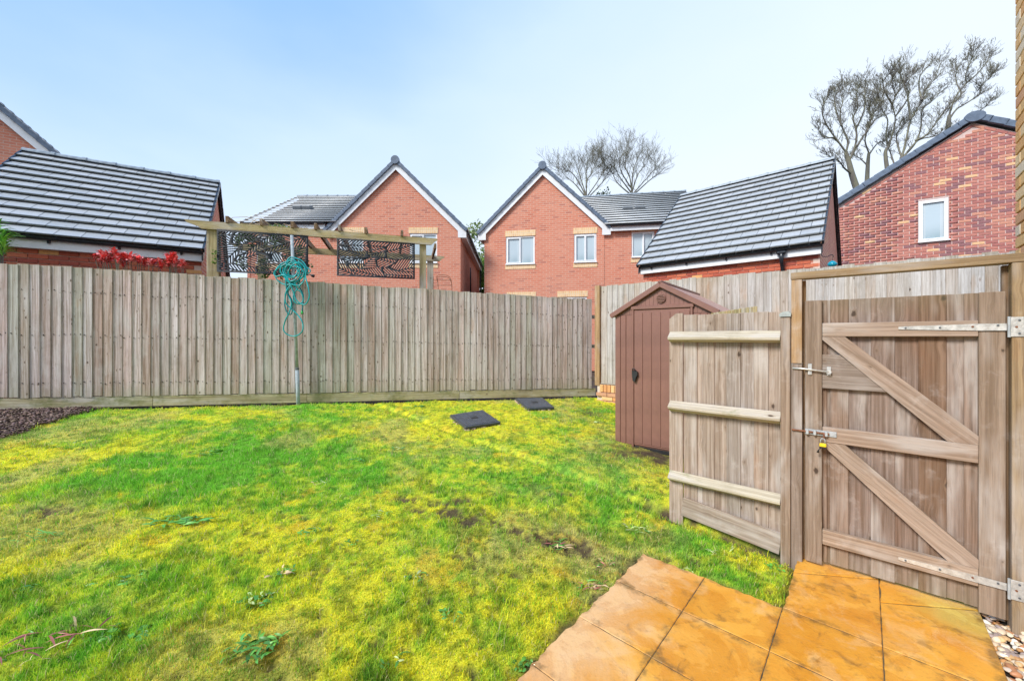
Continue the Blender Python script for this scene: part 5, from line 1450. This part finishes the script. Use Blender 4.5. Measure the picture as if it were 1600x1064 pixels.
# middle house B, square on to the view
YB = 14.0; XB = lambda px: K(px) * YB; ZB = lambda py: Z(py, YB)
hB = house('brick house with buff lintels and blue grey gable right behind the pergola', Matrix.Translation((0, YB, 0)), (XB(510), XB(729)), (XB(382), XB(729)), .3, ZB(362), ZB(254), 7.0,
      [(XB(640), XB(683), ZB(411), ZB(365), 2, 'g', [0]), (XB(530), XB(568), ZB(411), ZB(365), 2, 'g', [0]), (XB(400), XB(440), ZB(411), ZB(368), 2, 'w', [0])],
      [(XB(478) - 1.0, 6.55), (XB(500) - 1.15, 6.55)], 'left', ZB(351))
box('downpipe', hB, M['black_pl'], (.07, .07, 5.0), (XB(727), 6.9, 2.9), bev=.01)
ov = tube('overflow_pipe', hB, M['black_pl'], [(XB(727) - .16, 3.2, 4.6), (XB(727) - .14, 3.2, 3.2)], .03, 8)
# right house C, turned slightly
eC = Vector((4.69, -.80, 0)).normalized(); oC = (K(748) * 14.82, 14.82)
def sC(px): return along(oC, eC, px)
def zC(px, py): return Z(py, oC[1] + eC.y * sC(px))
hC = house('brick house with two white gable windows and tall grey wing roof behind the shed', frame((*oC, 0), eC), (0, sC(954)), (0, sC(954) + 3.45), 0.3, 5.45, 7.83, 7.0,
      [(sC(790.5), sC(835.5), zC(812, 413), zC(812, 369.5), 2, 'g', [0]), (sC(897), sC(932), zC(912, 410), zC(912, 365.5), 2, 'g', [0, 1]),
       (sC(793), sC(836), zC(815, 495), zC(815, 465.5), 2, 'g', [0]), (sC(872), sC(917), zC(895, 510), zC(895, 464), 2, 'g', [0]),
       (sC(987), sC(1023), zC(1000, 402), zC(1000, 362), 2, 'w', [1])],
      [(sC(997) - .22, 6.42), (sC(1020) - .26, 6.42)], 'right', 5.52)
# left house A: only the right hand slope of its gable shows
eA = Vector((.8531, .5217, 0)).normalized(); oA = Vector((-11.77, 11.59, 0)) - eA * 4.95
hA = house('brick house gable with white barge board, far left behind garage', frame((oA.x, oA.y, 0), eA), (0, 4.95), (0, 0), .5, 5.42, 7.85, 7.0, [], [], 'left', 5, wing=False)

# right brick house E with individually laid bricks
eE = Vector((.8355, -.5494, 0)).normalized(); pE = Vector((12.14, 10.2, 0)); lE = 2.72; rE = 3.0
oE = pE - eE * lE
hE = thing('brick_house', 'dark red multi brick house gable with one white window beside the bare trees', 'house', frame((oE.x, oE.y, 0), eE))
zP = 7.30; slE = math.tan(R(32.0))
topsE = [(0, zP - lE * slE - .12), (lE, zP - .12), (lE + rE, zP - rE * slE - .12)]
def topE(x): return zP - abs(x - lE) * slE - .12
wx0, wx1 = lE - 1.015, lE - .44; wz0, wz1 = 4.16, 5.30
core = wall_mesh('gable_wall', topsE, .4, [(wx0, wx1, wz0, wz1)], .2, M['mortar_grey'], hE)
window(core, wx0, wx1, wz0, wz1, lights=1, y=.03, lintel=False)
cells = []
for r_ in range(78):
    z0_ = 1.25 + r_ * .0775; x = -.1125 * (r_ % 2)
    while x < lE + rE:
        a, b = max(x, 0.004), min(x + .225, lE + rE - .004); z1_ = z0_ + .067
        segs = [(a, b)]
        if z1_ > wz0 - .01 and z0_ < wz1 + .01:
            segs = [s_ for s_ in ((a, min(b, wx0 - .006)), (max(a, wx1 + .006), b)) if s_[1] - s_[0] > .03]
        for a, b in segs:
            if b - a > .03 and min(topE(a), topE(b)) - .05 > z1_: cells.append((a, b, z0_, z1_))
        x += .2345
vis = []
for c_ in cells:
    w_ = oE + eE * ((c_[0] + c_[1]) / 2); px_ = 800 + F * w_.x / w_.y; py_ = 526 - ((c_[2] + c_[3]) / 2 - CAM_H) / w_.y * F
    vis.append((c_[1] - c_[0]) * 1 / w_.y if (px_ < 1592 and px_ > 1312 and py_ < 402) else -1)
order = sorted(range(len(cells)), key=lambda i: -vis[i]); ind = set(order[:298])
cs, sz = [], []
for i, c_ in enumerate(cells):
    cc = ((c_[0] + c_[1]) / 2, -.002 + random.uniform(-.0015, .0015), (c_[2] + c_[3]) / 2); ss_ = (c_[1] - c_[0] - .010, .02, c_[3] - c_[2])
    if i in ind: mesh_obj('brick', box_mesh(round(ss_[0], 3), .02, .067, .003, M['red_brick'], 'eb'), None, hE, cc)
    else: cs.append(cc); sz.append(ss_)
mesh_obj('brick_field', boxes_mesh('brick_field', cs, sz, mat=M['red_brick_mass']), None, hE, kind='stuff')
# brick verge course under the roof edge
cs = []
for sgn in (-1, 1):
    n_ = int((lE if sgn < 0 else rE) / math.cos(R(32)) / .235)
    for k in range(n_):
        d_ = (k + .5) * .235; xx = lE + sgn * d_ * math.cos(R(32)); zz = zP - .155 - d_ * math.sin(R(32)) - .035
        box('brick', hE, M['red_brick'], (.222, .024, .065), (xx, -.004, zz), (0, R(32) * sgn, 0), bev=.003)
anE = R(32); caE, saE = math.cos(anE), math.sin(anE); SE = (lE + .25) / caE
mEl = Matrix(((0, caE, -saE, -.25), (-1, 0, 0, 6.0), (0, saE, caE, zP - (lE + .25) * slE), (0, 0, 0, 1)))
SEr = (rE + .25) / caE
mEr = Matrix(((0, -caE, saE, lE + rE + .25), (1, 0, 0, -.05), (0, saE, caE, zP - (rE + .25) * slE), (0, 0, 0, 1)))
_, rw, gg = tile_roof(hE, mEl, 6.05, SE, .31, .3, individual=False); verge(hE, mEl, 6.05 + .03, SE, rw, gg, w=.10, h=.15)
_, rw, gg = tile_roof(hE, mEr, 6.05, SEr, .31, .3, individual=False); verge(hE, mEr, -.03, SEr, rw, gg, w=.10, h=.15)
prism('ridge_end_cap', hE, M['slate'], [(lE + math.cos(a) * .19, zP + .0 + math.sin(a) * .12 * (1 if math.sin(a) > 0 else 1.2)) for a in [i * math.pi / 9 for i in range(18)]], -.15, -.06)
ridge_tiles(hE, (lE, -.05, zP + .03), (lE, 6.0, zP + .03), .13)
for xx, rot, L0 in ((0, -90, 6), (lE + rE, 90, 6)):
    wall_mesh('side_wall', [(0, zP - (lE if xx == 0 else rE) * slE - .1), (6, zP - (lE if xx == 0 else rE) * slE - .1)], .4, [], .15, M['brick_mixed'], hE, Matrix.Translation((xx + (.16 if xx == 0 else -.16), 6 if rot < 0 else .2, 0)) @ Matrix.Rotation(R(rot), 4, 'Z'))

# ------------------------------------------------------------------ own house wall at the right edge
cW = Vector((3.262, 2.50, 0)); eW = Vector((.675, .738, 0)).normalized()
# local x runs from the near end to the far corner, y points away from the viewer's side (into the house)
LW = 6.0; oW = cW - eW * LW
hW = thing('house_wall', 'buff brick house wall at the right edge beside the gate post', 'wall', frame((oW.x, oW.y, 0), eW) @ Matrix.Scale(1, 4))
# outer face must look towards -U side: local y of frame points to the left, so build with negative depth
box('mortar_core', hW, M['mortar_pale'], (1.2, .28, 6.2), (LW - .602, -.152, 2.95), bev=0)
wl = wall_mesh('brick_face', [(0, 6.0), (LW - 1.2, 6.0)], -.15, [], .28, M['brick_buff'], hW, Matrix.Translation((LW - 1.2, 0, 0)) @ Matrix.Rotation(R(180), 4, 'Z'))
bb = box_mesh(.215, .10, .065, .003, M['buff_brick']); bh2 = box_mesh(.1025, .10, .065, .003, M['buff_brick'])
for r_ in range(70):
    z = -.10 + r_ * .075; x = LW
    if r_ % 2: mesh_obj('brick', bh2, None, hW, (x - .051, -.042, z)); x -= .1125
    k = 0
    while k < 2: mesh_obj('brick', bb, None, hW, (x - .1075, -.042 + random.uniform(-.001, .001), z)); x -= .225; k += 1
    
# ------------------------------------------------------------------ trees
def limb_tree(D, z0, k, ox, oy, trunk, limbs, label, seed, r0=.22, r1=.10, tw=1.0, levels=3, rise=.5, lean=0.0, base=None):
    """tree whose main limbs follow the bends seen in the photograph; twigs grow from them in all directions"""
    rd = random.Random(seed); VV, FF, TV, TF = [], [], [], []
    def W(p, dy): x, y = ox + p[0] / k, oy + p[1] / k; d = D + dy; return Vector((K(x) * d, d, Z(y, d)))
    def add(V_, F_, pts, rad, n):
        v_, f_ = tube_geo(pts, rad, n, False); b0 = len(V_); V_ += v_; F_ += [tuple(i_ + b0 for i_ in q_) for q_ in f_]
    bx = W(trunk[0], 0); root = Vector((bx.x + (base or 0), bx.y, z0))
    tp = [root] + [W(p, .0) for p in trunk]; tp = [tp[0]] + catmull(tp[1:], 3)
    tp = [Vector(p) for p in tp]; rr = [.62 * r0 * (1 - .45 * i_ / (len(tp) - 1)) for i_ in range(len(tp))]
    add(TV, TF, [p - root for p in tp], rr, 8)
    def twig(p, d, L, r, lev):
        n = 3; pts = [p]; rad = [r]
        for _ in range(n):
            d = (d + Vector((rd.uniform(-.32, .32) + lean * .1, rd.uniform(-.32, .32), rd.uniform(-.1, .25) * rise * 2))).normalized()
            pts.append(pts[-1] + d * L / n); rad.append(max(.0065, rad[-1] * .70))
        add(VV, FF, pts, rad, 4 if lev == 0 else 3)
        if lev < levels:
            for _ in range(rd.choice([2, 2, 3])):
                i_ = rd.randint(1, n); q_ = (d + Vector((rd.uniform(-1, 1), rd.uniform(-1, 1), rd.uniform(-.4, .9))) * .75).normalized()
                twig(pts[i_], q_, L * rd.uniform(.5, .8), max(.0075, rad[i_] * .7), lev + 1)
    for li in limbs:
        w_ = rd.uniform(-1.6, 1.6)
        P_ = [W(p, w_ * (i_ / max(1, len(li) - 1))) for i_, p in enumerate(li)]
        P_ = catmull(P_, 6); n = len(P_); ra = [max(.018, .46 * r1 * (1 - .78 * i_ / (n - 1))) for i_ in range(n)]
        add(VV, FF, [p - root for p in P_], ra, 6)
        for i_ in range(2, n):
            for _ in range(3 if i_ > n * .35 else 1):
                if rd.random() < .22 + .60 * i_ / n or i_ == n - 1:
                    d = (P_[i_] - P_[i_ - 1]).normalized(); q_ = (d * .8 + Vector((rd.uniform(-1, 1), rd.uniform(-1, 1), rd.uniform(-.3, .8))) * .8).normalized()
                    twig(P_[i_] - root, q_, tw * .62 * rd.uniform(.5, 1.15), max(.012, ra[i_] * .45), 0)
    t = thing('bare_tree', label, 'tree', Matrix.Translation(root), 'bare trees beyond the houses')
    mesh_obj('trunk', pydata('trunk', TV, TF, True), M['bark'], t)
    mesh_obj('crown', pydata('crown', VV, FF, True), M['bark'], t)
    return t
kz, zx, zy = 4.256, 1260, 70
limb_tree(24, .8, kz, zx, zy, [(340, 975), (302, 860), (282, 780), (262, 715)],
  [[(262, 715), (215, 650), (150, 560), (110, 480), (105, 420), (130, 370)], [(262, 720), (275, 640), (235, 540), (225, 450), (240, 380), (225, 310)],
   [(285, 775), (330, 650), (330, 560), (310, 490), (340, 420), (335, 330), (350, 270)], [(290, 760), (360, 640), (410, 560), (440, 470), (470, 430)],
   [(215, 650), (180, 620), (120, 620), (80, 560)], [(300, 860), (250, 820), (220, 780), (150, 740)], [(235, 540), (200, 450), (190, 350), (240, 290)], [(330, 560), (380, 450), (390, 350), (385, 290)]],
  'large bare tree with a mossy forked trunk just above the garage ridge end', 3, .30, .13, 1.0, lean=-.2)
limb_tree(25, .8, kz, zx, zy, [(402, 930), (408, 800), (415, 720)],
  [[(415, 720), (390, 640), (405, 570), (430, 500), (420, 430), (450, 380)], [(415, 735), (470, 660), (520, 640), (545, 600)], [(405, 570), (460, 500), (500, 480)], [(402, 800), (360, 760), (330, 740)]],
  'slim bare tree second from the garage along the brick gable roof', 14, .22, .10, .8)
limb_tree(24.5, .8, kz, zx, zy, [(540, 850), (525, 720), (545, 680)],
  [[(545, 680), (565, 620), (585, 540), (590, 480), (575, 400), (590, 340), (570, 250), (600, 180)], [(545, 690), (530, 600), (540, 500), (500, 430), (480, 350), (470, 290)],
   [(590, 480), (650, 400), (680, 330), (650, 260), (620, 190)], [(585, 800), (560, 720), (545, 690)], [(575, 400), (530, 330), (510, 250), (560, 190)], [(590, 340), (640, 280), (700, 200)]],
  'tall narrow bare tree rising in the middle of the brick gable slope', 31, .20, .11, .9)
limb_tree(24, .8, kz, zx, zy, [(640, 790), (635, 745)],
  [[(635, 750), (662, 640), (690, 510), (720, 455), (770, 370), (790, 300), (850, 230), (890, 130)], [(640, 750), (720, 660), (760, 560), (770, 440), (830, 380), (900, 310)],
   [(690, 500), (680, 400), (670, 330), (650, 260), (720, 190)], [(640, 755), (740, 640), (850, 610), (930, 580)], [(720, 640), (800, 600), (860, 520), (950, 400)], [(635, 750), (610, 680), (600, 600), (640, 540), (690, 500)],
   [(770, 370), (750, 290), (760, 200), (830, 130)]],
  'widest bare tree with limbs fanning right over the brick gable slope', 42, .30, .13, .95, lean=.3)
limb_tree(24, .8, kz, zx, zy, [(938, 610), (945, 520), (950, 470)],
  [[(950, 470), (970, 400), (1010, 320), (1060, 260), (1060, 200), (1090, 120), (1110, 60)], [(955, 490), (1000, 430), (1080, 380), (1150, 330), (1160, 280), (1210, 230), (1240, 190)],
   [(975, 390), (1030, 330), (1000, 260), (990, 200), (970, 140)], [(1060, 260), (1130, 200), (1190, 130), (1215, 80)], [(1030, 540), (1110, 470), (1180, 420), (1230, 370)]],
  'bare tree leaning right with long reaching twigs above the gable peak', 55, .24, .11, .85, lean=.5)
kz, zx, zy = 4.09, 730, 220
limb_tree(33, .8, kz, zx, zy, [(1055, 420), (1052, 330)],
  [[(1052, 335), (1040, 240), (1010, 160), (1030, 80)], [(1052, 335), (1090, 220), (1150, 140)], [(1050, 335), (980, 240), (940, 170)], [(1060, 340), (1130, 260), (1200, 180)], [(1065, 345), (1170, 250), (1225, 215)], [(1045, 345), (960, 270), (925, 200)], [(1052, 320), (1060, 200), (1090, 110)], [(1045, 300), (985, 200), (970, 130)]],
  'rounded bare tree above the wing roof of the right house', 19, .30, .14, 2.3, rise=.35)
limb_tree(33, .8, kz, zx, zy, [(765, 430), (762, 360)],
  [[(762, 365), (710, 260), (660, 200), (630, 200)], [(762, 365), (765, 260), (800, 200), (820, 135)], [(760, 350), (722, 230), (700, 160)], [(765, 360), (840, 250), (875, 190)], [(768, 370), (870, 260), (900, 200)], [(755, 360), (690, 280), (640, 240)], [(764, 300), (760, 200), (770, 140)]],
  'lower bare tree beside the gable slope of the right house', 27, .28, .13, 2.2, rise=.35)
def leafy_tree(px, D, top, w, label, seed, cols, n=7000, group='leafy trees between the houses'):
    X = K(px) * D; zt = Z(top, D); t = thing('leafy_tree', label, 'tree', Matrix.Translation((X, D, .6)), group)
    tube('trunk', t, M['bark'], [(0, 0, 0), (.1, 0, (zt - .6) * .4), (0, 0, (zt - .6) * .75)], [.18, .14, .05], 8)
    rd = random.Random(seed); bl = []
    for k in range(26):
        f_ = rd.random(); ww = w * math.sin(math.pi * min(.95, f_ * .8 + .18))
        bl.append((rd.uniform(-.6, .6) * ww, rd.uniform(-.6, .6) * ww, .8 + f_ * (zt - 2.2), w * rd.uniform(.22, .42), w * rd.uniform(.22, .4), w * rd.uniform(.2, .36)))
    mesh_obj('crown', leaves_mesh('crown', cloud_pts(n, bl, seed), .16, cols, .4, seed), M['leaf'], t)
grn = [(.07, .16, .025), (.13, .27, .04), (.24, .34, .09)]; pale = [(.28, .36, .14), (.16, .25, .06), (.38, .42, .22)]
leafy_tree(762, 22, 392, 1.5, 'bright green leafy tree seen in the gap between the two houses', 4, grn, 8000)
leafy_tree(742, 25, 338, 1.9, 'pale budding tree rising over the gap between the two houses', 5, pale, 3200)
leafy_tree(940, 30, 288, 2.0, 'dark evergreen crown just over the wing roof of the right house', 6, [(.03, .06, .02), (.06, .1, .03)], 5000)
